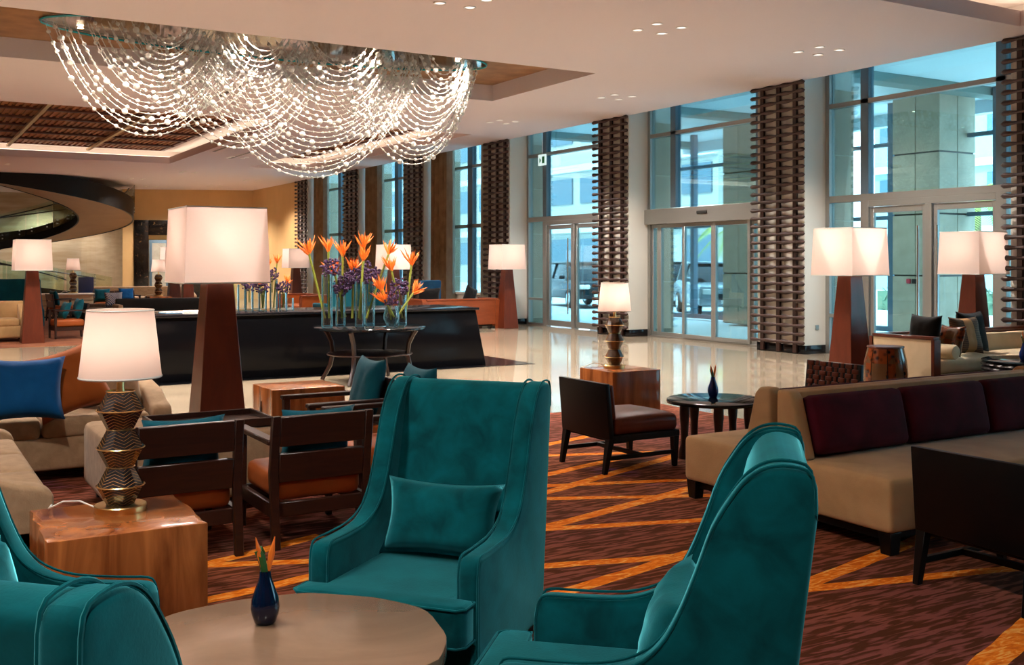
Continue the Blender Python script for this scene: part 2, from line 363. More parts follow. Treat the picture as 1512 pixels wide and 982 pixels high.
    def pillow(s, w, h, t, n=14, pinch=.12):
        vs = []; fs = []; id2 = {}
        for sg in (1, -1):
            for i in range(n+1):
                for j in range(n+1):
                    u, v = -1+2*i/n, -1+2*j/n; edge = i in (0, n) or j in (0, n)
                    if sg < 0 and edge: id2[(sg, i, j)] = id2[(1, i, j)]; continue
                    k = ((1-u**4)*(1-v**4))**.55
                    x = u*w/2*(1-pinch*(1-v*v)); z = v*h/2*(1-pinch*(1-u*u))
                    wr = .012*noise.noise(Vector((x*14, z*14, sg*3.1)))*k
                    id2[(sg, i, j)] = len(vs); vs.append((x, sg*(t/2*k)+wr, z))
            for i in range(n):
                for j in range(n):
                    q = [id2[(sg, a, b)] for a, b in ((i, j), (i, j+1), (i+1, j+1), (i+1, j))]
                    fs.append(tuple(q if sg > 0 else q[::-1]))
        return s.add(vs, fs)
    def mesh(s, bevel=0, segs=2, smooth=True, ang=40):
        me = bpy.data.meshes.new('m'); me.from_pydata(s.v, [], s.f)
        bm = bmesh.new(); bm.from_mesh(me)
        bmesh.ops.recalc_face_normals(bm, faces=bm.faces)
        if bevel: bmesh.ops.bevel(bm, geom=[e for e in bm.edges if len(e.link_faces) == 2 and e.calc_face_angle() > .5], offset=bevel, segments=segs, affect='EDGES', profile=.5, clamp_overlap=True)
        bm.to_mesh(me); bm.free()
        if smooth:
            me.polygons.foreach_set('use_smooth', [True]*len(me.polygons)); me.set_sharp_from_angle(angle=R(ang))
        return me
    def build(s, name, mat, parent=None, bevel=0, segs=2, smooth=True, ang=40, loc=None, rot=None):
        me = s.mesh(bevel, segs, smooth, ang); me.name = name; me.materials.append(M[mat])
        return inst(name, me, parent, loc, rot)
def inst(name, me, parent=None, loc=None, rot=None, scale=None):
    o = bpy.data.objects.new(name, me); COL.objects.link(o)
    if parent is not None: o.parent = parent
    if loc is not None: o.location = loc
    if rot is not None: o.rotation_euler = rot
    if scale is not None: o.scale = scale
    return o
def thing(name, label, cat, loc=(0, 0, 0), rz=0, group=None):
    o = bpy.data.objects.new(name, None); COL.objects.link(o); o.empty_display_size = .1
    o.location = loc; o.rotation_euler = (0, 0, rz); return tag(o, label, cat, group)
def tag(o, label, cat, group=None):
    o['label'] = label; o['category'] = cat
    if group: o['group'] = group
    return o
def struct(o): o['kind'] = 'structure'; return o
def copy_tree(o, parent=None):
    c = o.copy(); COL.objects.link(c)
    if parent is not None: c.parent = parent
    for ch in list(o.children): copy_tree(ch, c)
    return c
def dup(root, loc, rz, label, group=None):
    r = copy_tree(root); r.location = loc; r.rotation_euler = (0, 0, rz); r['label'] = label
    if group: r['group'] = group
    return r
def light(name, kind, loc, energy, color=WARM, parent=None, rot=None, **k):
    l = bpy.data.lights.new(name, kind); l.energy = energy; l.color = color
    for a, v in k.items(): setattr(l, a, v)
    o = bpy.data.objects.new(name, l); COL.objects.link(o); o.location = loc
    if rot: o.rotation_euler = rot
    if parent is not None: o.parent = parent
    return o

# ================================================================== THE BUILDING
CZ = 4.79                                                     # main ceiling height
struct(MB().box(-9, 14.45, -8, 53, -.2, 0).build('floor', 'marble', smooth=False))
struct(MB().box(-9.3, 15.0, -8.3, 53.3, 5.75, 5.95).build('ceiling_upper', 'ceiling_paint', smooth=False))
struct(MB().box(-9.3, -9, -8.3, 53.3, -.2, 5.75).build('wall_left', 'wall_beige', smooth=False))
struct(MB().box(-9, 15.0, -8.3, -8, -.2, 5.75).build('wall_near', 'wall_beige', smooth=False))
HOLES = {'a': (-4.0, 7.7, 22.9, 34.6), 'b': (10.3, 12.4, 22.9, 34.6), 'c': (.4, 10.2, 14.45, 17.97), 'd': (3.0, 13.1, 1.5, 8.66)}
def ceiling():
    mb = MB(); xs = sorted({-9, 13.72}|{h[i] for h in HOLES.values() for i in (0, 1)}); ys = sorted({-8, 53}|{h[i] for h in HOLES.values() for i in (2, 3)})
    for j in range(len(ys)-1):
        y0, y1 = ys[j], ys[j+1]; run = None
        for i in range(len(xs)-1):
            x0, x1 = xs[i], xs[i+1]; cxm, cym = (x0+x1)/2, (y0+y1)/2
            hole = any(h[0] < cxm < h[1] and h[2] < cym < h[3] for h in HOLES.values())
            if hole:
                if run: mb.box(run[0], run[1], y0, y1, CZ, CZ+.21); run = None
            else: run = (run[0] if run else x0, x1)
        if run: mb.box(run[0], run[1], y0, y1, CZ, CZ+.21)
    c = struct(mb.build('ceiling', 'ceiling_paint', smooth=False))
    for (x, y, l) in ((3.35, 15.0-3.2, 0), (5.4, 19.4, 1.6), (7.95, 28.5, 3.4), (8.9, 30.5, 3.0)):
        if l: MB().box(x-.04, x+.04, y-l/2, y+l/2, CZ-.006, CZ+.002).build('air_slot', 'dark_metal', c, smooth=False)
    return c
CEIL = ceiling()
def coffer(key, nx, ny):
    x0, x1, y0, y1 = HOLES[key]; z = CZ+.21; zt = z+.22; e = .55
    ring = MB()
    root = struct(MB().box(x0-e, x1+e, y0-e, y1+e, zt, zt+.06).build('ceiling_coffer', 'cove_white', smooth=False))
    for (a, b, c, d) in ((x0-e-.05, x0-e, y0-e, y1+e), (x1+e, x1+e+.05, y0-e, y1+e), (x0-e, x1+e, y0-e-.05, y0-e), (x0-e, x1+e, y1+e, y1+e+.05)):
        MB().box(a, b, c, d, z, zt+.06).build('cove_side', 'cove_white', root, smooth=False)
    for (a, b, c, d) in ((x0-.30, x0-.24, y0-.3, y1+.3), (x1+.24, x1+.30, y0-.3, y1+.3), (x0-.24, x1+.24, y0-.30, y0-.24), (x0-.24, x1+.24, y1+.24, y1+.30)):
        MB().box(a, b, c, d, z+.002, z+.03).build('light_strip', 'cove_led', root, smooth=False)
    ix0, ix1, iy0, iy1 = x0+.3, x1-.3, y0+.3, y1-.3
    MB().box(ix0, ix1, iy0, iy1, zt-.02, zt-.001).build('fret_panel', 'fret_wood', root, smooth=False)
    for (a, b, c, d) in ((ix0-.06, ix0+.06, iy0, iy1), (ix1-.06, ix1+.06, iy0, iy1), (ix0, ix1, iy0-.06, iy0+.06), (ix0, ix1, iy1-.06, iy1+.06)):
        MB().box(a, b, c, d, zt-.07, zt-.002).build('border_beam', 'wood_orange', root, smooth=False)
    mx = MB().box(-(ix1-ix0)/2, (ix1-ix0)/2, -.09, .09, -.075, .0).mesh(smooth=False); mx.materials.append(M['wood_beam'])
    for k in range(1, ny): inst('cross_beam', mx, root, ((ix0+ix1)/2, iy0+(iy1-iy0)*k/ny, zt-.021))
    ms = MB().box(-.035, .035, -(iy1-iy0)/2, (iy1-iy0)/2, -.03, .0).mesh(smooth=False); ms.materials.append(M['slat_wood']); ns = int((ix1-ix0)/.15)
    for k in range(1, ns): inst('slat', ms, root, (ix0+(ix1-ix0)*k/ns, (iy0+iy1)/2, zt-.0205))
    my = MB().box(-.045, .045, -(iy1-iy0)/2, (iy1-iy0)/2, -.06, .0).mesh(smooth=False); my.materials.append(M['brass'])
    for k in range(1, nx): inst('brass_bar', my, root, (ix0+(ix1-ix0)*k/nx, (iy0+iy1)/2, zt-.12))
coffer('a', 5, 7); coffer('b', 1, 7); coffer('d', 5, 5)
def chandelier_recess():
    x0, x1, y0, y1 = HOLES['c']; z = CZ+.21
    root = struct(MB().box(x0-.05, x1+.05, y0-.05, y1+.05, 5.10, 5.16).build('ceiling_recess', 'gold_leaf', smooth=False))
    for (a, b, c, d) in ((x0-.05, x0, y0, y1), (x1, x1+.05, y0, y1), (x0-.05, x1+.05, y0-.05, y0), (x0-.05, x1+.05, y1, y1+.05)):
        MB().box(a, b, c, d, z, 5.10).build('recess_side', 'ceiling_paint', root, smooth=False)
chandelier_recess()
# back wall: straight beige part, then a curved plaster wall round the staircase
def wall_strip(name, pts, mat, z0=0, z1=5.75, th=.2):
    mb = MB()
    for (a, b) in zip(pts[:-1], pts[1:]):
        dx, dy = b[0]-a[0], b[1]-a[1]; L = math.hypot(dx, dy); n = (-dy/L*th, dx/L*th)
        mb.prism([a, b, (b[0]+n[0], b[1]+n[1]), (a[0]+n[0], a[1]+n[1])], 'z', z0, z1)
    return struct(mb.build(name, mat, smooth=True, ang=25))
WB = (13.9, 45.6); WA = (8.6, 47.6)
wall_strip('wall_back', [WB, WA], 'wall_beige', th=-.2)
wall_strip('wall_stair', [(8.6+1.2*math.cos(t)-1.2, 47.6+4.6*math.sin(t)) for t in [i*PI/20 for i in range(11)]]+[(4, 52.4), (-9, 52.6)], 'wall_metal_plaster', th=-.2)
struct(MB().box(13.74, 14.9, 38.55+1.17, 47, 0, 5.75).build('wall_right_far', 'wall_beige', smooth=False))
struct(MB().box(13.74, 14.9, -8, -1.0, 0, 5.75).build('wall_right_near', 'wall_beige', smooth=False))
# far doorway of dark veined marble with a bright opening
def portal():
    a, b = Vector((WA[0], WA[1])), Vector((WB[0], WB[1])); ang = math.atan2(b.y-a.y, b.x-a.x)
    p = a+(b-a)*.0; n = Vector((math.sin(ang), -math.cos(ang)))
    root = bpy.data.objects.new('door_1', None); COL.objects.link(root); root['kind'] = 'structure'
    root.location = (a.x+.75*math.cos(ang)+n.x*.02, a.y+.75*math.sin(ang)+n.y*.02, 0); root.rotation_euler = (0, 0, ang)
    MB().box(-.25, .35, -.12, 0, 0, 3.45).build('jamb', 'marble_black', root, .01); MB().box(2.05, 2.65, -.12, 0, 0, 3.45).build('jamb', 'marble_black', root, .01)
    MB().box(.35, 2.05, -.12, 0, 2.8, 3.45).build('lintel', 'marble_black', root, .01)
    MB().box(.35, 2.05, -.08, 0, 2.62, 2.8).build('head_trim', 'brass', root)
    for k in (0, 1):
        d = MB().box(.37+k*.84, 1.19+k*.84, -.05, 0, .01, 2.6).build('door_leaf', 'alu_dark', root, .005)
        MB().box(.49+k*.84, 1.07+k*.84, -.056, -.051, .2, 2.45).build('pane', 'curtain_sheer', d); MB().box(1.09+k*.16, 1.13+k*.16, -.09, -.05, .9, 2.1).build('handle', 'chrome', d)
portal()

# ------------------------------------------------------------------ columns with turned-wood lattice
CY0, CSP, CW = 8.06, 5.07, 1.15
def rod_mesh():
    L = 1.33; pr = []; n = 30
    for i in range(n+1):
        t = i/n; y = -L/2+L*t; r = .031+.010*math.cos(2*PI*(y-.2)/.4)
        if i in (0, n): r = .012
        pr.append((r, y))
    me = MB().lathe(pr, 7, axis='y').mesh(ang=60); me.materials.append(M['wood_lattice']); return me
ROD = rod_mesh()
def panel_mesh(w, h, t=.03):
    me = MB().box(-w/2, w/2, -t, 0, 0, h).mesh(bevel=.006, segs=1, smooth=False); me.materials.append(M['stone_clad']); return me
CLAD = panel_mesh(.52, 1.15)
COL_TXT = {0: 'dark turned-wood lattice screen on column beside the striped cushion sofa', 1: 'dark turned-wood lattice screen on column between sliding doors and glass swing doors',
           2: 'dark turned-wood lattice screen on column behind the lit lamp on wooden block', 3: 'dark turned-wood lattice screen on column behind the single plum shaded floor lamp', 4: 'dark turned-wood lattice screen on column behind the orange wooden sofa and curtain',
           5: 'dark turned-wood lattice screen on column between the two curtained windows behind flowers', 6: 'dark turned-wood lattice screen ending the window row beside bare beige wall'}
def column(k):
    y0 = CY0+CSP*k; y1 = y0+CW; yc = (y0+y1)/2
    c = struct(MB().box(13.72, 14.95, y0, y1, 0, 5.75).build('column', 'column_plaster', smooth=False))
    MB().box(13.715, 14.22, y0-.02, y1+.02, 0, .15).build('baseboard', 'black_stone', c, .004)
    if k == 1: MB().box(13.98, 14.06, y0-.012, y0, .42, .50).build('wall_socket', 'alu', c, .003)
    for j in range(4):
        inst('stone_panel', CLAD, c, (14.66, y0-.001, .02+j*1.17)); inst('stone_panel', CLAD, c, (14.66, y1+.001, .02+j*1.17), (0, 0, PI))
    t = thing('lattice_screen', COL_TXT[k], 'screen', (13.70, yc, 0), 0, 'lattice screens on the columns')
    for dy in (-.40, 0, .40): MB().box(-.05, -.005, dy-.04, dy+.04, .02, CZ-.01).build('batten', 'wood_lattice', t)
    n = 32
    for j in range(n): inst('turned_rod', ROD, t, (-.075, 0, .2+j*(4.55/(n-1))))
for k in range(0, 7): column(k)
for k in (-1,):
    y0 = CY0+CSP*k; struct(MB().box(13.72, 14.95, y0, y0+CW, 0, 5.75).build('column', 'column_plaster', smooth=False))

# ------------------------------------------------------------------ window bays
WX = 14.3
def bar(root, name, y0, y1, z0, z1, mat='alu', x0=WX-.07, x1=WX+.07): return MB().box(x0, x1, y0, y1, z0, z1).build(name, mat, root, .004, 1)
def pane(root, y0, y1, z0, z1, x=WX): return MB().box(x-.006, x+.006, y0, y1, z0, z1).build('pane', 'window_glass', root, smooth=False)
def bay(k, kind):
    ya = CY0+CSP*k+CW; yb = CY0+CSP*(k+1)
    root = bpy.data.objects.new('window_%d' % (k+2), None); COL.objects.link(root); root['kind'] = 'structure'
    T = 5.75
    bar(root, 'jamb', ya, ya+.09, 0, T); bar(root, 'jamb', yb-.09, yb, 0, T)
    z1a, z1b, z2a, z2b = 2.65, 2.77, 4.31, 4.39
    bar(root, 'transom', ya+.09, yb-.09, z2a, z2b)
    m1, m2 = ya+.42, yb-.95
    if kind in ('swing', 'slide'):
        for (a, b) in ((m1, m1+.17), (m2, m2+.17)): bar(root, 'mullion', a, b, z1b, T, 'alu_dark')
        segs = ((ya+.09, m1), (m1+.17, m2), (m2+.17, yb-.09))
        for (a, b) in segs: pane(root, a, b, z2b, T); pane(root, a, b, z1b, z2a)
    if kind == 'swing':
        bar(root, 'transom', ya+.09, yb-.09, z1a, z1b)
        for (a, b) in ((m1, m1+.17), (m2, m2+.17)): bar(root, 'mullion', a, b, 0, z1a)
        for (a, b) in ((ya+.09, m1), (m2+.17, yb-.09)):
            bar(root, 'low_rail', a, b, .64, .70); pane(root, a, b, .70, z1a); pane(root, a, b, .06, .64); bar(root, 'sill_rail', a, b, 0, .06)
        a, b = m1+.17, m2; mid = (a+b)/2
        bar(root, 'door_head', a, b, 2.55, z1a); bar(root, 'meeting_post', mid-.06, mid+.06, 0, 2.55)
        for (p, q, s) in ((a, mid-.06, 1), (mid+.06, b, -1)):
            d = bar(root, 'door_stile', p+.01, p+.08, .02, 2.54, 'alu', WX-.03, WX+.03); bar(d, 'door_stile', q-.08, q-.01, .02, 2.54, 'alu', WX-.03, WX+.03)
            bar(d, 'door_rail', p+.08, q-.08, 2.44, 2.54, 'alu', WX-.03, WX+.03); bar(d, 'door_rail', p+.08, q-.08, .02, .16, 'alu', WX-.03, WX+.03)
            pane(d, p+.08, q-.08, .16, 2.44); hy = (q-.12) if s > 0 else (p+.12)
            MB().tube([(WX-.09, hy, .35), (WX-.09, hy, 2.2)], .018, 8).build('pull_handle', 'chrome', d)
    if kind == 'slide':
        hd = bar(root, 'door_header', ya+.0, yb, 2.43, 2.75, 'alu', WX-.16, WX+.1)
        MB().box(WX-.19, WX-.16, yb-2.05, yb-1.75, 2.60, 2.66).build('motion_sensor', 'rubber', hd, .01)
        ed = [yb-.1, yb-.36, yb-1.19, yb-2.15, yb-3.19, ya+.1]
        for i in range(5):
            q, p = ed[i], ed[i+1]; off = .05 if i in (2, 3) else 0
            x0, x1 = WX-.035-off, WX+.025-off
            d = bar(root, 'door_stile', p, p+.07, .03, 2.43, 'alu', x0, x1); bar(d, 'door_stile', q-.06, q, .03, 2.43, 'alu', x0, x1)
            bar(d, 'door_rail', p+.07, q-.06, 2.35, 2.43, 'alu', x0, x1); bar(d, 'door_rail', p+.07, q-.06, .03, .11, 'alu', x0, x1); pane(d, p+.07, q-.06, .11, 2.35, (x0+x1)/2)
        bar(root, 'floor_track', ya+.09, yb-.09, 0, .03)
    if kind == 'plain':
        bar(root, 'transom', ya+.09, yb-.09, 2.60, 2.70); mm = (ya+yb)/2
        bar(root, 'mullion', mm-.14, mm+.14, .76, T, 'alu_dark')
        for (a, b) in ((ya+.09, mm-.14), (mm+.14, yb-.09)):
            pane(root, a, b, z2b, T); pane(root, a, b, 2.70, z2a); pane(root, a, b, .76, 2.60)
        bar(root, 'sill_wall', ya, yb, 0, .70, 'column_plaster', WX-.15, WX+.2); bar(root, 'sill', ya, yb, .70, .76, 'cove_white', WX-.22, WX+.2)
    return root
for k, kind in ((-2, 'plain'), (-1, 'plain'), (0, 'swing'), (1, 'slide'), (2, 'swing'), (3, 'plain'), (4, 'plain'), (5, 'plain')): bay(k, kind)
# exit sign hung in the bay of glass doors
ex = thing('exit_sign', 'small white and green lit exit sign hung against window above glass doors', 'sign', (14.1, 22.3, 0))
MB().box(-.02, .02, -.17, .17, 4.05, 4.33).build('sign_box', 'exit_lit', ex, .004)
MB().box(-.024, -.0201, -.13, -.02, 4.10, 4.27).build('running_figure_panel', 'exit_green', ex, smooth=False); MB().prism([(.03, 4.18), (.10, 4.25), (.10, 4.11)], 'x', -.024, -.0201).build('arrow', 'exit_green', ex, smooth=False)
MB().tube([(0, 0, 4.33), (0, 0, 5.75)], .008, 6).build('hanger', 'chrome', ex)
# curtains of the plain windows
def curtain(y0, y1, mat, label, group, folds):
    n = folds*8; pts = []
    for i in range(n+1):
        t = i/n; pts.append((13.98+.07*math.sin(t*folds*2*PI)+.02*math.sin(t*17), y0+(y1-y0)*t))
    mb = MB(); rows = (.03, 1.5, 3.2, 5.3); vs = []
    for j, z in enumerate(rows):
        for (x, y) in pts: vs.append((13.98+(x-13.98)*(1.15-.1*j), y, z))
    m = n+1; fs = [(j*m+i, j*m+i+1, (j+1)*m+i+1, (j+1)*m+i) for j in range(len(rows)-1) for i in range(n)]
    k = len(vs); vs += [(x+.006, y, z) for (x, y, z) in vs]; fs += [tuple(q+k for q in reversed(g)) for g in fs]
    o = mb.add(vs, fs).build('curtain', mat, None, ang=80); tag(o, label, 'curtain', group)
for k, wl in ((3, 'window behind the orange sofa'), (4, 'window behind the flower vases'), (5, 'window by bare beige wall')):
    ya = CY0+CSP*k+CW; yb = CY0+CSP*(k+1)
    curtain(yb-1.05, yb-.06, 'curtain_brown', 'heavy brown pleated curtain drawn to one side of the %s' % wl, 'brown curtains', 6)
    curtain(yb-1.36, yb-1.08, 'curtain_sheer', 'narrow pale sheer curtain beside the brown drape of the %s' % wl, 'sheer curtains', 3)
    curtain(ya+.05, ya+.75, 'curtain_sheer', 'gathered taupe curtain at the lattice column edge of the %s' % wl, 'taupe curtains', 6)

# ------------------------------------------------------------------ outside
struct(MB().box(14.45, 130, -60, 160, -.25, -.05).build('ground_outside', 'canopy_white', smooth=False))
cn = struct(MB().box(15.0, 21.4, -8, 25.5, 5.30, 5.6).build('canopy', 'canopy_white', smooth=False))
for y in [3.0+5.5*i for i in range(5)]: MB().box(15.6, 21.4, y-.2, y+.2, 5.12, 5.30).build('canopy_beam', 'canopy_beam', cn)
MB().box(21.3, 21.6, -8, 25.5, 5.0, 5.9).build('fascia', 'canopy_white', cn)
for (x, y) in ((17, 11), (17, 16.5), (17, 22), (17, 5.5)):
    c = thing('canopy_downlight', 'round downlight in the soffit of the entrance canopy outside', 'ceiling light', (x, y, 5.30), 0, 'downlights in the entrance canopy')
    MB().lathe([(.11, -.004), (.13, -.015), (.14, -.001)], 16, close=False).build('trim_ring', 'cove_white', c); MB().lathe([(.11, -.004), (.001, -.004)], 16, close=False).build('lens', 'downlight_lens', c)
    light('downlight', 'SPOT', (0, 0, -.03), 300, WARM, c, spot_size=R(140), spot_blend=.6, shadow_soft_size=.15)
PANEL2 = panel_mesh(.585, 1.285)
for y in (4.0, 9.5, 15.0, 20.5):
    p = struct(MB().box(19.03, 20.17, y-.57, y+.57, 0, 5.3).build('pillar', 'dark_metal', smooth=False))
    for j in range(4):
        
        for e in (-.3, .3): inst('stone_panel', PANEL2, p, (19.6+e, y-.572, .02+j*1.32)); inst('stone_panel', PANEL2, p, (19.028, y+e, .02+j*1.32), (0, 0, -PI/2))
pl3 = [o for o in bpy.data.objects if o.name.startswith('pillar') and o.parent is None and abs(o.data.vertices[0].co.y-15) < 1][0]
for dy, m in ((.16, 'exit_red'), (.02, 'dark_metal'), (-.28, 'plate_white')): MB().box(18.97, 18.997, 15+dy-.05, 15+dy+.05, 1.15, 1.25).build('access_panel', m, pl3, .004, 1)
if True:                                                       # glazed screen of the entrance lobby
    sc = bpy.data.objects.new('window_11', None); COL.objects.link(sc); sc['kind'] = 'structure'
    for y in (6.8, 8.2, 10.8, 12.6, 13.7, 16.4, 17.8, 19.2, 21.9, 23.4, 24.6): bar(sc, 'mullion', y-.08, y+.08, 0, 5.3, 'alu_dark', 19.9, 20.06)
    for z in (2.6, 4.3): bar(sc, 'transom', 6, 25.4, z, z+.09, 'alu_dark', 19.92, 20.04)
    bar(sc, 'sill_rail', 6, 25.4, 0, .12, 'alu_dark', 19.92, 20.04)
def far_building(x, y0, y1, h, floors, name, label, mat='facade'):
    t = thing(name, label, 'building', (x, (y0+y1)/2, 0)); L = y1-y0; fh = h/floors
    MB().box(0, 8, -L/2, L/2, -.05, h).build('wall', mat, t, smooth=False)
    wm = MB().box(-.12, .05, -1.35, 1.35, 0, fh*.42).mesh(smooth=False); wm.materials.append(M['facade_window'])
    n = int(L/3.4)
    for f in range(floors):
        MB().box(-.35, 0, -L/2, L/2, f*fh+fh*.86, f*fh+fh*.97).build('floor_band', 'canopy_white', t, smooth=False)
        for i in range(n): inst('window', wm, t, (0, -L/2+L*(i+.5)/n, f*fh+fh*.34))
plain('facade', rgb(158, 172, 176), .8); plain('facade_cream', rgb(178, 180, 172), .8); plain('facade_window', rgb(84, 112, 126), .2)
far_building(52, 4, 44, 15, 4, 'office_block', 'pale office block with window rows across the forecourt')
far_building(42, 47, 84, 13, 3, 'cream_block', 'cream rendered block with window rows beyond the parked cars', 'facade_cream')
far_building(60, 86, 150, 16, 4, 'grey_block', 'long pale block farthest down the road outside')
def car(x, y, rz, mat, label):
    t = thing('car', label, 'car', (x, y, -.05), rz)
    body = [(-2.3, .35), (-2.3, .75), (-2.2, .95), (-1.2, 1.05), (1.75, 1.08), (2.3, 1.0), (2.35, .5), (2.25, .32)]
    b = MB().prism(body, 'y', -.92, .92).build('body', mat, t, .08, 3)
    cab = MB(); 
    lo = [(-1.25, 1.03), (1.95, 1.05)]; 
    cab.add([(-1.25, -.86, 1.03), (2.1, -.86, 1.05), (2.1, .86, 1.05), (-1.25, .86, 1.03), (-.45, -.68, 1.62), (1.7, -.68, 1.64), (1.7, .68, 1.64), (-.45, .68, 1.62)],
            [(0, 3, 2, 1), (4, 5, 6, 7), (0, 1, 5, 4), (1, 2, 6, 5), (2, 3, 7, 6), (3, 0, 4, 7)])
    cab.build('cabin_glass', 'car_glass', t, .05)
    MB().soft((.62, 0, 1.645), (2.3, 1.42, .09), .04).build('roof', mat, t)
    for x0 in (-.86, .65, 1.92):
        for sy in (-1, 1):
            MB().tube([(x0-(.32 if x0 < 0 else -.0), sy*.86, 1.05), (x0+(.4 if x0 < 0 else -.1 if x0 > 1 else 0), sy*.70, 1.63)], .035, 6).build('pillar', mat, t)
    for wx in (-1.45, 1.45):
        for sy in (-.84, .84):
            w = MB().lathe([(.2, -.11), (.33, -.11), (.36, -.06), (.36, .06), (.33, .11), (.2, .11)], 20, (wx, sy, .36), 'y').build('wheel', 'rubber', t)
            MB().lathe([(.22, -.115), (.2, -.12), (.05, -.10), (.05, .10), (.2, .12), (.22, .115)], 14, (wx, sy, .36), 'y').build('rim', 'chrome', w)
    for sy in (-.62, .62): MB().soft((-2.24, sy, .78), (.2, .42, .16), .05).build('headlight', 'plate_white', t)
    MB().box(-2.33, -2.29, -.45, .45, .55, .72).build('grille', 'rubber', t); MB().box(-2.35, -2.31, -.27, .27, .42, .53).build('number_plate', 'plate_white', t)
    for sy in (-1.0, 1.0): MB().soft((-.85, sy, 1.12), (.16, .22, .14), .05).build('mirror', mat, t)
car(22.7, 25.6, R(60), 'car_silver', 'silver car parked outside the sliding entrance doors')
car(26.6, 30.6, R(150), 'car_dark', 'dark car parked behind the silver car outside')
car(22.4, 32.8, R(75), 'car_dark', 'dark car parked alone outside the glass swing doors')
def palm(x, y, h, label):
    t = thing('palm_tree', label, 'palm', (x, y, -.05))
    MB().tube([(0, 0, 0), (.1, .05, h*.5), (.05, 0, h)], [.22, .17, .14], 9).build('trunk', 'bark', t)
    for k in range(16):
        a = k*2.4; el = .9-.075*k; L = 2.4; mb = MB(); pts = []
        for i in range(9):
            s = i/8; pts.append(Vector((math.cos(a)*L*s*math.cos(el*.6), math.sin(a)*L*s*math.cos(el*.6), h+L*(math.sin(el)*s-.75*s*s))))
        mb.tube(pts, [.03-.003*i for i in range(9)], 4)
        side = Vector((-math.sin(a), math.cos(a), 0))
        for i in range(2, 33):
            s = i/33*8; i0 = min(int(s), 7); p = pts[i0].lerp(pts[i0+1], s-i0); d = (pts[i0+1]-pts[i0]).normalized(); ll = .62*math.sin(PI*min(1, .18+.8*i/33))
            for sg in (-1, 1):
                tip = p+side*sg*ll*.8+d*ll*.55+Vector((0, 0, -.22*ll)); mb.add([p, p+d*.05, tip, p+Vector((0, 0, .012))], [(0, 1, 2), (1, 3, 2), (3, 0, 2)])
        mb.build('frond', 'palm_green', t)
palm(33, 35.5, 3.4, 'short palm tree with drooping fronds beyond the sliding doors')
palm(33, 23.5, 4.0, 'palm tree with drooping fronds beyond the stone pillar')
def hedge(x, y0, y1):
    mb = MB(); r = random.Random(3)
    for i in range(700):
        c = Vector((x+r.uniform(-.4, .4), r.uniform(y0, y1), r.uniform(0, .75))); a = Vector((r.uniform(-1, 1), r.uniform(-1, 1), r.uniform(-.5, 1))).normalized()*.16; b = a.orthogonal().normalized()*.08
        mb.add([c-a, c+b, c+a, c-b], [(0, 1, 2, 3)])
    mb.box(x-.33, x+.33, y0, y1, -.05, .62)
    tag(mb.build('hedge', 'hedge', None, smooth=False), 'low clipped green hedge along the forecourt outside', 'hedge')
hedge(30, 17, 25)

# ================================================================== ROOM LIGHTS
def downlight_cluster(x, y, energy, label=None, n=5):
    t = thing('downlight_cluster', label or 'cross of small round recessed downlights in the ceiling', 'ceiling light', (x, y, CZ), 0, 'downlight clusters in the ceiling')
    for (dx, dy) in ((.21, -.21), (-.21, .21), (.21, .21), (-.21, -.21)):
        d = MB().lathe([(.062, -.004), (.075, -.012), (.082, -.002), (.082, -.0005)], 16, (dx, dy, 0), close=False).build('trim_ring', 'cove_white', t)
        MB().lathe([(.062, -.004), (.001, -.004)], 16, (dx, dy, 0), close=False).build('lens', 'downlight_lens', d)
    light('downlight', 'SPOT', (0, 0, -.03), energy, WARM, t, spot_size=R(125), spot_blend=.6, shadow_soft_size=.2)
for (x, y) in ((6.0, 11.3), (9.0, 11.25), (12.0, 11.2), (12.0, 16.3), (11.9, 20.5), (3.0, 11.3), (0, 11.3), (-4, 11.3), (-4, 4), (0, 4), (0, 0), (-4, 17), (0, 20.3), (5, 20.3),  # first five are the room's fixtures; the rest are added for extra light
               (9, 20.3), (9.0, 26.), (9.0, 31.5), (3, 37.5), (9, 37.5), (12, 40), (-2, 37.5), (11.5, 43.5), (8, 41.5), (9.3, 45.2), (6, 51), (1, 51), (-4, 48)):
    downlight_cluster(x, y, 400 if y < 5 else 560 if x < 1 else 720)

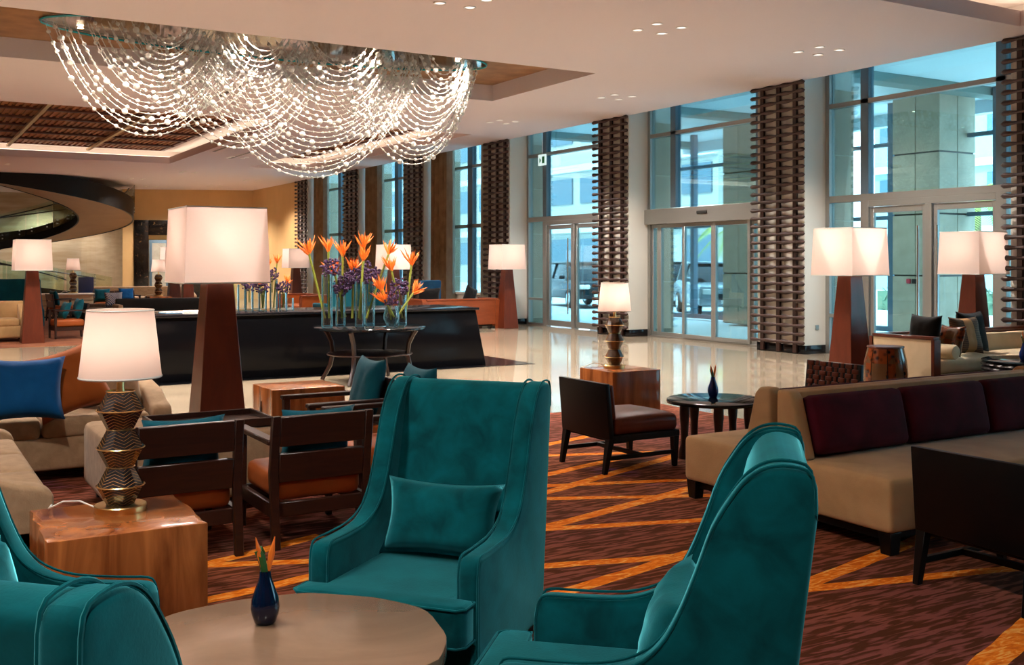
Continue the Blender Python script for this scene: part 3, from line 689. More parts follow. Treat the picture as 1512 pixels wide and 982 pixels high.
# ================================================================== CHANDELIER
def chandelier():
    t = thing('chandelier', 'large swagged crystal bead chandelier hanging in the gold ceiling recess', 'chandelier', (5.5, 16.3, 0))
    O = Vector((5.5, 16.3, 0)); ZP = 5.06
    pl = [(3.62*math.cos(a)-.05, 1.15*math.sin(a)) for a in [2*PI*i/48 for i in range(48)]]
    MB().prism(pl, 'z', ZP+.022, ZP+.038).build('glass_plate', 'plate_glass', t)
    MB().tube([(x*1.003, y*1.003, ZP+.015) for x, y in pl], .017, 4, closed=True).build('plate_rim', 'glass_edge', t)
    bm = bmesh.new(); bmesh.ops.create_icosphere(bm, subdivisions=1, radius=1); bv = [v.co.copy() for v in bm.verts]; bf = [[v.index for v in f.verts] for f in bm.faces]; bm.free()
    bm = bmesh.new(); bmesh.ops.create_icosphere(bm, subdivisions=2, radius=1); bv2 = [v.co.copy() for v in bm.verts]; bf2 = [[v.index for v in f.verts] for f in bm.faces]; bm.free()
    r = random.Random(11)
    # swag: centre x, half width of widest strand, lowest z, y of narrow and of wide strands, strand count
    swags = [(3.30, 1.42, 3.50, 15.55, 16.45, 19), (4.75, 1.55, 3.40, 15.60, 16.60, 19), (6.0, 2.1, 3.0, 15.5, 16.9, 24), (7.85, 1.30, 3.30, 15.55, 16.75, 21), (4.1, 1.3, 3.9, 16.6, 17.1, 8), (7.0, 1.25, 3.75, 16.4, 17.0, 8)]
    for (cx, W, zb, ya, yb, n) in swags:
        for k in range(n):
            s = (k+.6)/n; w = W*(.18+.82*s); dr = (ZP-zb)*(.12+.88*s**1.05); y = ya+(yb-ya)*s+r.uniform(-.04, .04); cxs = cx+r.uniform(-.03, .03)+.12*(1-s)
            yl = 16.3+max(-1, min(1, (y-16.3)))
            A = 1.9; pts = []; N = 30
            for i in range(N+1):
                q = -1+2*i/N; h = (math.cosh(A*q)-1)/(math.cosh(A)-1); lx = w*q
                pts.append(Vector((cxs+lx-O.x, y+.25*q*(1 if k % 2 else -1)*.3-O.y, ZP-dr*(1-h))))
            mb = MB(); mb.tube(pts, .0075, 3, cap=False)
            d = 0; nxt = r.uniform(.03, .12); 
            for p, q in zip(pts[:-1], pts[1:]):
                L = (q-p).length
                while nxt < d+L:
                    c = p.lerp(q, (nxt-d)/L); big = r.random()
                    rad = .046 if big > .92 else .031 if big > .6 else .020
                    V, F = (bv2, bf2) if rad > .03 else (bv, bf)
                    mb.add([c+v*rad for v in V], F); nxt += r.uniform(.09, .17)
                d += L
            me = bpy.data.meshes.new('strand'); me.from_pydata(mb.v, [], mb.f); me.polygons.foreach_set('use_smooth', [True]*len(me.polygons)); me.materials.append(M['crystal'])
            inst('bead_strand', me, t)
chandelier()
for i, (x, y) in enumerate(((2.6, 15.2), (3.6, 15.1), (4.6, 15.6), (5.6, 15.1), (6.6, 15.6), (7.6, 15.2), (8.4, 16.0), (2.4, 16.6), (5.0, 17.2), (7.3, 17.2))):
    s = thing('recessed_spotlight', 'small bright spotlight set in the gold chandelier recess', 'spotlight', (x, y, 5.08), 0, 'spotlights in the gold recess')
    MB().lathe([(.05, -.002), (.06, -.012), (.068, -.001)], 14, close=False).build('trim_ring', 'brass', s); MB().lathe([(.05, -.002), (.001, -.002)], 14, close=False).build('lens', 'spot_lens', s)
    light('spot', 'SPOT', (0, 0, -.04), 400, (1, .88, .74), s, spot_size=R(125), spot_blend=.5, shadow_soft_size=.05)

# ================================================================== STAIRCASE
def staircase():
    cxy = wpt(-19.6, 41.0); t = thing('spiral_staircase', 'sweeping spiral staircase with dark fascia, pale soffit and glass balustrade', 'staircase', (cxy[0], cxy[1], 0), -AZ)
    # local frame: x to the right of the view axis, y away
    Ro, Ri = 4.45, 2.45; a0, a1 = 345.0, -92.0; rise = 5.06/(345+90.0)
    zt = lambda a: (345-a)*rise
    P = lambda rad, a, z: (rad*math.cos(R(a)), rad*math.sin(R(a)), z)
    def ribbon(name, mat, fa, fb, th_dir, st=4.0, parent=t, rng=(a0, a1), ang=60):
        mb = MB(); A = []; x = rng[0]
        while x > rng[1]: A.append(x); x -= st
        A.append(rng[1]); vs = []; 
        for a in A:
            p, q = Vector(fa(a)), Vector(fb(a)); o = th_dir(a); vs += [p, q, q+o, p+o]
        fs = []
        for i in range(len(A)-1):
            k = 4*i
            for e in range(4): fs.append((k+e, k+(e+1) % 4, k+4+(e+1) % 4, k+4+e))
        fs += [(0, 1, 2, 3), tuple(len(vs)-4+e for e in (3, 2, 1, 0))]
        return mb.add(vs, fs).build(name, mat, parent, ang=ang)
    rad = lambda s: (lambda a: Vector((math.cos(R(a))*s, math.sin(R(a))*s, 0)))
    cl = lambda z: max(.02, min(z, CZ-.01))
    ribbon('outer_fascia', 'wood_black', lambda a: P(Ro, a, cl(zt(a)-.42)), lambda a: P(Ro, a, cl(zt(a)+.28)), rad(.06))
    ribbon('inner_fascia', 'wood_black', lambda a: P(Ri, a, cl(zt(a)-.42)), lambda a: P(Ri, a, cl(zt(a)+.14)), rad(-.06))
    ribbon('soffit', 'soffit_wood', lambda a: P(Ri, a, cl(zt(a)-.40)), lambda a: P(Ro, a, cl(zt(a)-.40)), lambda a: Vector((0, 0, .04)), rng=(310, a1))
    n = 31; st = (345+58)/n
    for i in range(n):
        b = 345-st*i; a = b-st*1.02; z1 = (i+1)*5.06/(435/st); z0 = z1-.17
        if z1 > CZ-.05: break
        vs = [P(Ri, b, z0), P(Ro, b, z0), P(Ro, a, z0), P(Ri, a, z0)]; vs += [(v[0], v[1], z1) for v in vs]
        s = MB().add(vs, [(0, 1, 2, 3), (7, 6, 5, 4), (0, 4, 5, 1), (1, 5, 6, 2), (2, 6, 7, 3), (3, 7, 4, 0)]).build('tread', 'dark_tread', t, smooth=False)
    for i in range(16):
        hi = 345-27*i; lo = hi-26.0
        if zt(lo)+1.1 > CZ+.3: break
        for (rr, nm) in ((Ro+.08, 'glass_panel'), (Ri-.08, 'glass_panel')):
            g = ribbon(nm, 'rail_glass', lambda a: P(rr, a, min(max(zt(a)-.1, .02), CZ-.02)), lambda a: P(rr, a, min(zt(a)+1.05, CZ-.01)), rad(.015), 6.5, t, (hi, lo))
            for q in (.2, .8):
                a = hi+(lo-hi)*q
                for dz in (.02, .16):
                    c = P(rr+(.02 if rr > Ro else -.02), a, zt(a)+dz)
                    if c[2] < CZ-.2: MB().soft(c, (.06, .06, .06), .028, n=1).build('standoff', 'white_dot', g)
    for rr in (Ro-.12, Ri+.12):
        pts = []; a = 343.0
        while zt(a)+1.0 < CZ-.05: pts.append(P(rr, a, zt(a)+.92)); a -= 6
        MB().tube(pts, .025, 6).build('handrail', 'dark_metal', t)
    return t
staircase()

# ================================================================== LAMPS
def floor_lamp(loc, label, energy=2.9):
    t = thing('floor_lamp', label, 'lamp', loc)
    MB().frust(0, 0, .0, 1.46, .42, .42, .21, .21).build('tapered_post', 'wood_lamp', t, .006, 1)
    MB().tube([(0, 0, 1.46), (0, 0, 1.66)], .012, 8).build('stem', 'brass', t)
    sh = MB(); w0, w1, z0, z1 = .68, .635, 1.44, 2.04
    vs = [(sx*w/2, sy*w/2, z) for (w, z) in ((w0, z0), (w1, z1)) for (sx, sy) in ((-1, -1), (1, -1), (1, 1), (-1, 1))]
    sh.add(vs, [(i, (i+1) % 4, 4+(i+1) % 4, 4+i) for i in range(4)]); s = sh.build('shade', 'lamp_shade', t, smooth=False)
    for (w, z) in ((w0, z0), (w1, z1)): MB().tube([(-w/2, -w/2, z), (w/2, -w/2, z), (w/2, w/2, z), (-w/2, w/2, z)], .006, 5, closed=True).build('shade_trim', 'plate_white', s)
    MB().soft((0, 0, 1.72), (.06, .06, .1), .03, n=1).build('bulb', 'spot_bulb', t)
    light('lamp_light', 'POINT', (0, 0, 1.80), energy, LAMPC, t, shadow_soft_size=.07)
    return t
emit('spot_bulb', (1, .8, .58, 1), 3)
FL = [((2.29, 8.60, .0), 'tall wooden floor lamp with square cream shade beside the wooden block by leather armchairs'),
      ((10.58, 9.35, 0), 'wooden floor lamp with square cream shade at the drum stool end of the window sofa'),
      ((13.35, 9.55, 0), 'wooden floor lamp with square cream shade behind the black cushion of window sofa'),
      ((12.95, 22.1, 0), 'floor lamp with square cream shade and plum lit post beside orange wooden sofa'),
      ((2.40, 22.75, .012), 'wooden floor lamp with square cream shade beside the distant teal sofa'),
      ((10.6, 23.6, 0), 'floor lamp with square cream shade behind the flower vases near tall curtains'),
      ((11.0, 32.0, 0), 'small looking distant floor lamp with cream shade behind the vase flowers'),
      ((8.0, 33.5, 0), 'distant floor lamp with cream shade half hidden by flowers near back wall'),
      ((7.13, 31.5, .012), 'distant wooden floor lamp standing behind the dark bench by marble doorway')]
_fl = None
for loc, lab in FL:
    if _fl is None: _fl = floor_lamp(loc, lab)
    else: dup(_fl, loc, 0, lab)
def table_lamp(loc, label, cord=True):
    t = thing('table_lamp', label, 'lamp', loc)
    MB().lathe([(.108, 0), (.11, .006), (.11, .026), (.106, .03)], 32).build('base', 'brass', t)
    for k in range(3):
        z = .03+.165*k
        b = MB().lathe([(.058, z), (.100, z+.083), (.058, z+.163)], 12).build('body_segment', 'lamp_ceramic', t, smooth=False)
        MB().lathe([(.101, z+.080), (.104, z+.083), (.101, z+.086)], 24, close=False).build('rim', 'brass', b)
        MB().lathe([(.059, z+.161), (.062, z+.164), (.059, z+.167)], 24, close=False).build('rim', 'brass', b)
    MB().lathe([(.02, .52), (.016, .54), (.016, .62)], 12).build('neck', 'brass', t)
    s = MB().lathe([(.173, .585), (.140, .88)], 40, close=False).build('shade', 'lamp_shade', t, ang=80)
    MB().lathe([(.174, .583), (.176, .588), (.174, .593)], 40, close=False).build('shade_trim', 'plate_white', s); MB().lathe([(.140, .876), (.143, .879), (.140, .883)], 40, close=False).build('shade_trim', 'plate_white', s)
    MB().soft((0, 0, .68), (.05, .05, .09), .024, n=1).build('bulb', 'spot_bulb', t)
    if cord:
        MB().tube([(-.10, .02, .02), (-.16, .05, .05), (-.22, .10, .045), (-.27, .17, .006), (-.25, .24, .006)], .004, 6).build('cord', 'cord_white', t)
    light('lamp_light', 'POINT', (0, 0, .74), .85, LAMPC, t, shadow_soft_size=.04)
    return t

# ================================================================== FURNITURE BUILDERS (front faces local +Y)
def leg_set(t, w, d, h, top, bot, mat, splay=.03, z=0, name='leg'):
    for sx in (-1, 1):
        for sy in (-1, 1):
            MB().frust(sx*(w/2)+sx*splay*(0), sy*d/2+(sy*splay if sy < 0 else 0), z, z+h, bot, bot, top, top, 0, (-sy*splay if sy < 0 else 0)).build(name, mat, t, .004, 1)
def smooth_pts(p, k):
    out = []; n = len(p)
    for i in range(n-1):
        a, b, c, d = p[max(i-1, 0)], p[i], p[i+1], p[min(i+2, n-1)]
        for j in range(k):
            t = j/k; out.append(tuple(.5*(2*b[e]+(c[e]-a[e])*t+(2*a[e]-5*b[e]+4*c[e]-d[e])*t*t+(3*b[e]-a[e]-3*c[e]+d[e])*t**3) for e in (0, 1)))
    return out+[p[-1]]
def wing_chair(loc, rz, label):
    t = thing('wing_chair', label, 'armchair', loc, rz, 'teal wing chairs round the slab table')
    W = .665; th = .08
    rear = lambda z: -.36-.11*(z-.16)/.9
    prof = [(.33, .16), (.335, .50), (.325, .552), (.295, .572), (.2, .573), (.06, .580), (-.03, .608), (-.09, .66), (-.135, .74), (-.175, .84), (-.215, .95), (-.262, 1.03), (-.30, 1.075), (-.345, 1.10), (-.40, 1.105), (-.455, 1.085), (rear(1.0), 1.0), (rear(.16), .16)]
    prof = [prof[0], prof[1]]+smooth_pts(prof[1:17], 3)[1:]+prof[17:]
    for s in (-1, 1):
        x0, x1 = (W/2-th, W/2) if s > 0 else (-W/2, -W/2+th)
        p = MB().prism(prof, 'x', x0, x1).build('side_wing', 'velvet_teal', t, .02, 3, ang=60)
        for xx in (W/2*s-.004*s, (W/2-th)*s+.004*s):
            off = [(y, z) for (y, z) in prof[1:-1]]
            pts = []
            for i in range(len(off)):
                y, z = off[i]; a = off[max(i-1, 0)]; b = off[min(i+1, len(off)-1)]; ty, tz = b[0]-a[0], b[1]-a[1]; L = math.hypot(ty, tz) or 1
                pts.append((xx, y-tz/L*.006*(1), z+ty/L*(-.006)))
            pts = [(xx, .332, .18)]+pts
            MB().tube(pts, .0042, 6).build('piping', 'velvet_teal', p)
    # inside back with crest, outside back
    iw = W-2*th
    bk = [(-.02-.10, .30), (-.30, 1.02), (-.325, 1.075), (-.36, 1.10), (-.41, 1.10), (-.455, 1.075), (rear(.16)+.012, .16), (-.20, .16)]
    MB().prism(bk, 'x', -iw/2-.02, iw/2+.02).build('back', 'velvet_teal', t, .02, 3, ang=60)
    MB().box(-W/2+.02, W/2-.02, -.30, .345, .15, .30).build('seat_base', 'velvet_teal', t, .015, 2)
    # T shaped loose seat cushion
    cw = iw/2; o = [(-cw+.002, -.14), (cw-.002, -.14), (cw-.002, .345), (W/2-.005, .35), (W/2-.005, .43), (W/2-.03, .455), (-W/2+.03, .455), (-W/2+.005, .43), (-W/2+.005, .35), (-cw+.002, .345)]
    sc = MB().prism(o, 'z', .302, .445).build('seat_cushion', 'velvet_teal', t, .028, 4, ang=60)
    for z in (.437, .31):
        MB().tube([(x*1.004, y+.004*(1 if y > 0 else 0), z) for (x, y) in o[2:]], .0042, 6).build('cushion_piping', 'velvet_teal', sc)
    MB().box(-W/2+.025, W/2-.025, -.31, .335, .115, .15).build('plinth', 'wood_black', t, .006, 1)
    for sx in (-1, 1):
        MB().frust(sx*.26, .28, 0, .116, .04, .04, .055, .055).build('leg', 'wood_black', t, .003, 1)
        MB().frust(sx*.26, -.30, 0, .116, .035, .035, .05, .05, 0, .03).build('leg', 'wood_black', t, .003, 1)
    return t
def pillow(name, loc, rz, w, h, th, mat, label, tilt=0, group=None, roll=0):
    o = MB().pillow(w, h, th).build(name, mat, None, ang=180)
    o.location = loc; o.rotation_euler = Euler((tilt, roll, rz)); tag(o, label, 'cushion', group); return o
def armchair(loc, rz, label, cushion='cushion_teal', seat='leather_orange', group='wood frame leather armchairs'):
    t = thing('wooden_armchair', label, 'armchair', loc, rz, group)
    w, d = .60, .68
    for sx in (-1, 1):
        x = sx*(w/2-.025)
        MB().prism([(-.36, 0), (-.325, 0), (-.275, .42), (-.33, .74), (-.365, .74), (-.32, .42)], 'x', x-.024, x+.024).build('back_post', 'wood_dark', t, .004, 1)
        MB().frust(x, .30, 0, .58, .036, .036, .05, .05).build('front_leg', 'wood_dark', t, .004, 1)
        MB().box(x-.035, x+.035, -.31, .335, .575, .605).build('arm', 'wood_dark', t, .006, 1)
        MB().box(x-.018, x+.018, -.29, .29, .17, .25).build('side_rail', 'wood_dark', t, .004, 1)
    MB().box(-w/2+.05, w/2-.05, .28, .315, .17, .25).build('front_rail', 'wood_dark', t, .004, 1)
    MB().box(-w/2+.05, w/2-.05, -.305, -.275, .17, .25).build('rear_rail', 'wood_dark', t, .004, 1)
    MB().box(-w/2+.05, w/2-.05, -.015, .015, -.085, .085, Matrix.Translation((0, -.338, .652)) @ Matrix.Rotation(R(8), 4, 'X')).build('top_slat', 'wood_dark', t, .004, 1)
    MB().box(-w/2+.05, w/2-.05, -.015, .015, -.082, .082, Matrix.Translation((0, -.311, .447)) @ Matrix.Rotation(R(8), 4, 'X')).build('lower_slat', 'wood_dark', t, .004, 1)
    MB().soft((0, .01, .325), (w-.09, .58, .15), .045, .02).build('seat_cushion', seat, t)
    return t
def slipper_chair(loc, rz, label, seat='leather_brown', weave=False):
    t = thing('slipper_chair', label, 'chair', loc, rz)
    w = .64
    MB().prism([(-.34, .26), (-.29, .26), (-.335, .68), (-.375, .68)], 'x', -w/2, w/2).build('back_panel', 'wood_black', t, .006, 2)
    if weave:
        cell = MB().soft((0, 0, 0), (.072, .012, .042), .005, n=1).mesh(); cell.materials.append(M['leather_brown'])
        cell2 = MB().soft((0, 0, 0), (.036, .012, .05), .005, n=1).mesh(); cell2.materials.append(M['leather_brown'])
        for i in range(8):
            for j in range(7):
                z = .40+j*.043; y = -.302-.107*(z-.26)+.006
                c = cell if (i+j) % 2 else cell2
                inst('woven_strap', c, t, (-w/2+.06+i*.075, y+(.006 if (i+j) % 2 else .003), z), (R(6), 0, 0))
    else: MB().soft((0, -.285, .53), (w-.06, .05, .27), .02, 0, 3, (R(6), 0, 0)).build('back_pad', seat, t)
    MB().box(-w/2, w/2, -.30, .34, .235, .285).build('seat_frame', 'wood_black', t, .005, 1)
    MB().soft((0, .03, .345), (w-.02, .62, .14), .05, .025).build('seat_cushion', seat, t)
    for sx in (-1, 1):
        MB().frust(sx*(w/2-.03), .31, 0, .24, .035, .035, .055, .055).build('leg', 'wood_black', t, .003, 1)
        MB().frust(sx*(w/2-.03), -.36, 0, .27, .035, .035, .055, .055, 0, .05).build('leg', 'wood_black', t, .003, 1)
        MB().box(sx*(w/2-.03)-.012, sx*(w/2-.03)+.012, -.34, .31, .10, .13).build('side_stretcher', 'wood_black', t)
    MB().box(-w/2+.03, w/2-.03, -.03, .0, .10, .13).build('cross_stretcher', 'wood_black', t)
    return t
def wood_block(loc, rz, label, w=.62, d=.60, h=.5, seed=1):
    r = random.Random(seed); n = 10; poly = []
    cor = [(-w/2, -d/2), (w/2, -d/2), (w/2, d/2), (-w/2, d/2)]
    for k in range(4):
        a, b = cor[k], cor[(k+1) % 4]
        for i in range(n):
            s = i/n; rag = .012 if k in (1, 3) else .003
            nx, ny = (b[1]-a[1]), -(b[0]-a[0]); L = math.hypot(nx, ny); o = r.uniform(-1, .6)*rag*(i > 0)
            poly.append((a[0]+(b[0]-a[0])*s+nx/L*o, a[1]+(b[1]-a[1])*s+ny/L*o))
    t = thing('wood_block_table', label, 'side table', loc, rz)
    MB().prism(poly, 'z', .012, h).build('block', 'wood_block', t, .005, 2, ang=30)
    crack = []; MB().prism([(0, .12), (.022, .2), (.012, .34), (.004, .38), (-.012, .28), (-.016, .17)], 'x', -w/2-.014, -w/2-.004).build('split', 'rubber', t, smooth=False)
    for sx in (-1, 1):
        for sy in (-1, 1): MB().lathe([(.02, 0), (.02, .013)], 10, (sx*(w/2-.06), sy*(d/2-.06), 0)).build('glide', 'rubber', t)
    return t
CARP = .012

# ================================================================== FLOOR COVERINGS
def slab(name, x0, x1, y0, y1, z, mat, label, cat): return tag(MB().box(x0, x1, y0, y1, .0005, z).build(name, mat, None, smooth=False), label, cat)
slab('carpet', -8.0, 7.45, -7.5, 9.32, CARP, 'carpet', 'brown and mauve carpet with crossing orange bands under the seating', 'carpet')
slab('far_carpet', -8.0, 9.2, 21.8, 39, CARP, 'carpet_far', 'brown streaked carpet under the distant lounge seating', 'carpet')
slab('stone_inlay', 2.4, 8.75, 14.05, 17.9, .006, 'black_stone', 'black polished stone inlay in floor around the black counter', 'floor inlay')

# ================================================================== FOREGROUND: TEAL CHAIRS ROUND THE SLAB TABLE
def face(lat, d, fl, fd, z=CARP):           # chair centre and facing, both as (right, ahead) of the viewpoint
    x, y = wpt(lat, d); fx, fy = wpt(fl, fd); return (x, y, z), math.atan2(fy, fx)-PI/2
CHA = face(-.31, 3.99, -.35, -.937); CHB = face(.335, 2.86, -.975, .22); CHC = face(-.80, 2.00, .27, .96); CHD = face(-1.47, 3.04, 1.0, -.02)
wing_chair(*CHA, 'teal velvet wing chair between slab table and leather armchairs, holding a flat lumbar pillow')
wing_chair(*CHB, 'teal velvet wing chair backing onto the double-sided beige sofa')
wing_chair(*CHC, 'teal velvet wing chair backing away from slab table, opposite the chair with visible seat')
wing_chair(*CHD, 'teal velvet wing chair beside the wooden block table with patterned lamp')
def on_chair(ch, x, y, z):
    (cx, cy, cz), rz = ch; return (cx+x*math.cos(rz)-y*math.sin(rz), cy+x*math.sin(rz)+y*math.cos(rz), cz+z)
for ch, lab in ((CHA, 'teal velvet lumbar pillow on the wing chair facing away from the counter'), (CHB, 'teal velvet lumbar pillow in the wing chair by the double-sided sofa'), (CHD, 'teal velvet lumbar pillow in the wing chair by the wooden block table')):
    pillow('lumbar_pillow', on_chair(ch, 0, -.10, .59), ch[1], .50, .30, .15, 'velvet_teal', lab, R(17))
def slab_table():
    x, y = wpt(-.65, 2.99); t = thing('slab_coffee_table', 'round brown wooden coffee table with wavy natural edge', 'table', (x, y, CARP))
    r = random.Random(5); n = 64; out = []
    for i in range(n):
        a = 2*PI*i/n; q = .465+.008*math.sin(3*a+1)+.006*math.sin(7*a)+.003*math.sin(13*a); 
        if abs(a-5.35) < .06: q -= .012
        out.append((q*math.cos(a), q*math.sin(a)))
    MB().prism(out, 'z', .45, .50).build('top', 'wood_table', t, .006, 2)
    MB().lathe([(.20, 0), (.19, .03), (.10, .08), (.085, .25), (.11, .42), (.18, .45)], 24).build('pedestal', 'wood_dark', t)
slab_table()
def bud_vase(loc, label, mat='navy_ceramic', sc=1.0, flower=True):
    t = thing('bud_vase', label, 'vase', loc); t.scale = (sc, sc, sc)
    MB().lathe([(.026, 0), (.032, .006), (.040, .03), (.043, .05), (.040, .075), (.028, .11), (.018, .14), (.0165, .158), (.013, .158), (.012, .13), (.02, .08)], 28, close=False).build('body', mat, t, ang=70)
    return t
def beak_flower(loc, label, sc=1.0):
    t = thing('beak_flower', label, 'flower', loc); t.scale = (sc, sc, sc)
    for (a, x, l) in ((-.22, -.006, .105), (.20, .010, .10)):
        p0 = Vector((x, 0, .0)); MB().tube([p0, p0+Vector((a*l*.5, 0, l*.5)), p0+Vector((a*l, 0, l*1.0))], [.006, .010, .001], 6).build('petal', 'orange_bloom', t)
    MB().tube([(0, 0, -.08), (-.002, 0, 0), (-.012, .002, .045), (-.020, .004, .06), (-.012, .01, .066), (.0, .012, .05)], [.003, .011, .013, .012, .010, .006], 8).build('folded_leaf', 'leaf_green', t)
    return t
vx, vy = wpt(-.745, 3.16)
bud_vase((vx, vy, CARP+.50), 'navy glazed bud vase standing on the round slab table')
beak_flower((vx, vy, CARP+.50+.158), 'pair of orange beak petals with folded green leaf in the navy vase on slab table')
# wooden block with lamp
wood_block((.83, 4.73, CARP), R(0), 'glossy wooden block side table with pale corner beside the tan corner sofa', .62, .62, .5, 2)
(lx, ly) = wpt(-1.72, 4.60)
_tl = table_lamp((lx, ly, CARP+.50), 'patterned ceramic table lamp with cream drum shade on block by the tan sofa')

# ================================================================== LEFT GROUP
def tan_sofa(loc, rz, label, w, arms=(1, 1), d=.92, cat_mat='sofa_tan', backh=.66, n=3):
    t = thing('upholstered_sofa', label, 'sofa', loc, rz)
    MB().soft((0, 0, .20), (w, d, .24), .03).build('seat_base', cat_mat, t)
    x0 = -w/2+(.16 if arms[0] else 0); x1 = w/2-(.16 if arms[1] else 0); cw = (x1-x0)/n
    for i in range(n): MB().soft((x0+cw*(i+.5), .12, .385), (cw-.008, d-.24, .15), .04, .02).build('seat_cushion', cat_mat, t)
    MB().soft((0, -d/2+.11, backh/2+.06), (w, .22, backh-.12), .05).build('back', cat_mat, t)
    for k, s in ((0, -1), (1, 1)):
        if arms[k]:
            xa = s*(w/2-.075); pr = [(-d/2, .09), (d/2, .09), (d/2, .46), (d/2-.04, .50), (d/2-.18, .53), (d/2-.38, .60), (-d/2+.1, backh-.01), (-d/2, backh-.02)]
            MB().prism(pr, 'x', xa-.075, xa+.075).build('arm', cat_mat, t, .025, 3, ang=60)
    for sx in (-1, 1):
        for sy in (-1, 1): MB().frust(sx*(w/2-.09), sy*(d/2-.09), 0, .09, .05, .05, .06, .06).build('foot', 'wood_black', t)
    return t
tan_sofa((.55, 8.68, CARP), PI, 'tan upholstered sofa holding the blue and orange cushions', 2.6)
tan_sofa((.22, 6.55, CARP), -PI/2, 'tan upholstered sofa set at right angle beside wooden block table', 2.1)
pillow('throw_cushion', (.80, 8.10, .71), R(-8), .54, .46, .19, 'cushion_blue', 'bright blue square cushion on the tan sofa', R(-18))
pillow('throw_cushion', (1.12, 8.30, .73), R(6), .54, .50, .19, 'cushion_orange', 'burnt orange square cushion on the tan sofa', R(-18), None, R(-16))
pillow('throw_cushion', (1.46, 8.62, .69), R(4), .50, .44, .19, 'sofa_tan', 'plain tan cushion in the corner of the tan sofa', R(-16))
def ottoman():
    t = thing('ottoman', 'large tan upholstered ottoman between the sofa and the leather armchairs', 'ottoman', (1.66, 7.12, CARP))
    MB().soft((0, 0, .30), (1.08, 1.0, .42), .05, .006).build('cushion_body', 'sofa_tan', t)
    for sx in (-1, 1):
        for sy in (-1, 1): MB().frust(sx*.44, sy*.42, 0, .10, .05, .05, .06, .06).build('foot', 'wood_black', t)
ottoman()
def tray(loc, rz):
    t = thing('serving_tray', 'dark wooden serving tray with raised rim lying on the ottoman', 'tray', loc, rz)
    MB().box(-.24, .24, -.36, .36, 0, .02).build('board', 'wood_dark', t)
    for (a, b, c, d) in ((-.25, -.23, -.37, .37), (.23, .25, -.37, .37), (-.23, .23, -.37, -.35), (-.23, .23, .35, .37)): MB().box(a, b, c, d, 0, .055).build('rim', 'wood_dark', t, .003, 1)
tray((1.80, 6.98, CARP+.517), PI/2)
for (loc, rz, lab, clab) in (((1.345, 5.98, CARP), 0, 'dark wood armchair with orange leather seat nearest the tan corner sofa', 'teal cushion in the armchair nearest the tan sofa'),
                       ((2.10, 5.98, CARP), 0, 'dark wood armchair with orange leather seat backing towards the pillow wing chair', 'teal cushion in the armchair backing towards the wing chair'),
                       ((2.82, 7.27, CARP), PI/2, 'dark wood armchair turned sideways beside the wooden block near the counter', 'large teal cushion in the sideways armchair by the block'),
                       ((2.86, 6.52, CARP), PI/2, 'dark wood armchair turned sideways just behind the pillow wing chair', 'large teal cushion in the sideways armchair behind the wing chair')):
    armchair(loc, rz, lab)
    big = abs(rz) > .1; c, s = math.cos(rz), math.sin(rz); px, py, pz = (0, -.23, .60 if not big else .66)
    pillow('throw_cushion', (loc[0]+px*c-py*s, loc[1]+px*s+py*c, CARP+pz), rz, .44, .34 if not big else .46, .15, 'cushion_teal', clab, R(14))
wood_block((3.12, 9.0, CARP), R(0), 'wooden block side table with dark split, near the black counter', .66, .56, .5, 3)

# ================================================================== COUNTER, VASE TABLE, FLOWERS
def counter():
    t = thing('black_counter', 'long glossy black counter with slanted end below the chandelier', 'counter', (0, 0, .006))
    pr = [(3.05, 0), (8.0, 0), (7.82, .86), (3.0, .86)]
    MB().prism(pr, 'y', 14.3, 15.6).build('body', 'black_gloss', t, .01, 2)
    MB().box(2.96, 7.86, 14.26, 15.64, .861, .90).build('worktop', 'black_stone', t, .006, 2)
counter()
CT = .906
def stack(loc, rz, mats, label, sz):
    t = thing('magazine_stack', label, 'magazines', loc, rz); z = 0
    for i, m in enumerate(mats):
        MB().box(-sz[0]/2, sz[0]/2, -sz[1]/2, sz[1]/2, z, z+.012).build('magazine', m, t, loc=(.01*i, .008*i, 0)); z += .0125
stack((3.32, 14.75, CT), .2, ['blue_paper', 'paper'], 'pale blue magazines lying on the black counter', (.30, .24)); stack((3.62, 14.55, CT), -.15, ['paper', 'paper', 'paper'], 'white paper stack lying on the black counter', (.42, .3))
def vase_table():
    t = thing('vase_table', 'round dark pedestal table with curved legs carrying the flower vases', 'table', (5.58, 13.2, 0))
    MB().lathe([(.74, .70), (.76, .71), (.76, .735), (.74, .745)], 48).build('top', 'table_gloss', t)
    MB().lathe([(.57, .36), (.58, .37), (.57, .38)], 40).build('lower_shelf', 'wood_dark', t)
    for k in range(4):
        a = PI/4+k*PI/2; pts = []
        for (rr, z) in ((.70, 0), (.66, .06), (.58, .2), (.54, .37), (.56, .52), (.62, .64), (.66, .70)): pts.append((rr*math.cos(a), rr*math.sin(a), z))
        MB().tube(pts, [.03, .028, .03, .032, .032, .034, .036], 6).build('leg', 'wood_dark', t)
vase_table()
def glass_vase(loc, h, r, label, group, bowl=False):
    t = thing('glass_vase', label, 'vase', loc, 0, group)
    if bowl: pr = [(r*.55, 0), (r, h*.35), (r*1.02, h*.55), (r*.72, h)]
    else: pr = [(r, 0), (r, h)]
    inn = [(max(q-.006, .001), max(z, .025)) for q, z in reversed(pr)]
    MB().lathe(pr+inn, 24, close=False).build('glass_wall', 'vase_glass', t, ang=50)
    MB().lathe([(pr[0][0]*.98, .001), (pr[0][0]*.98, .024)], 24).build('thick_base', 'vase_glass', t)
    return t
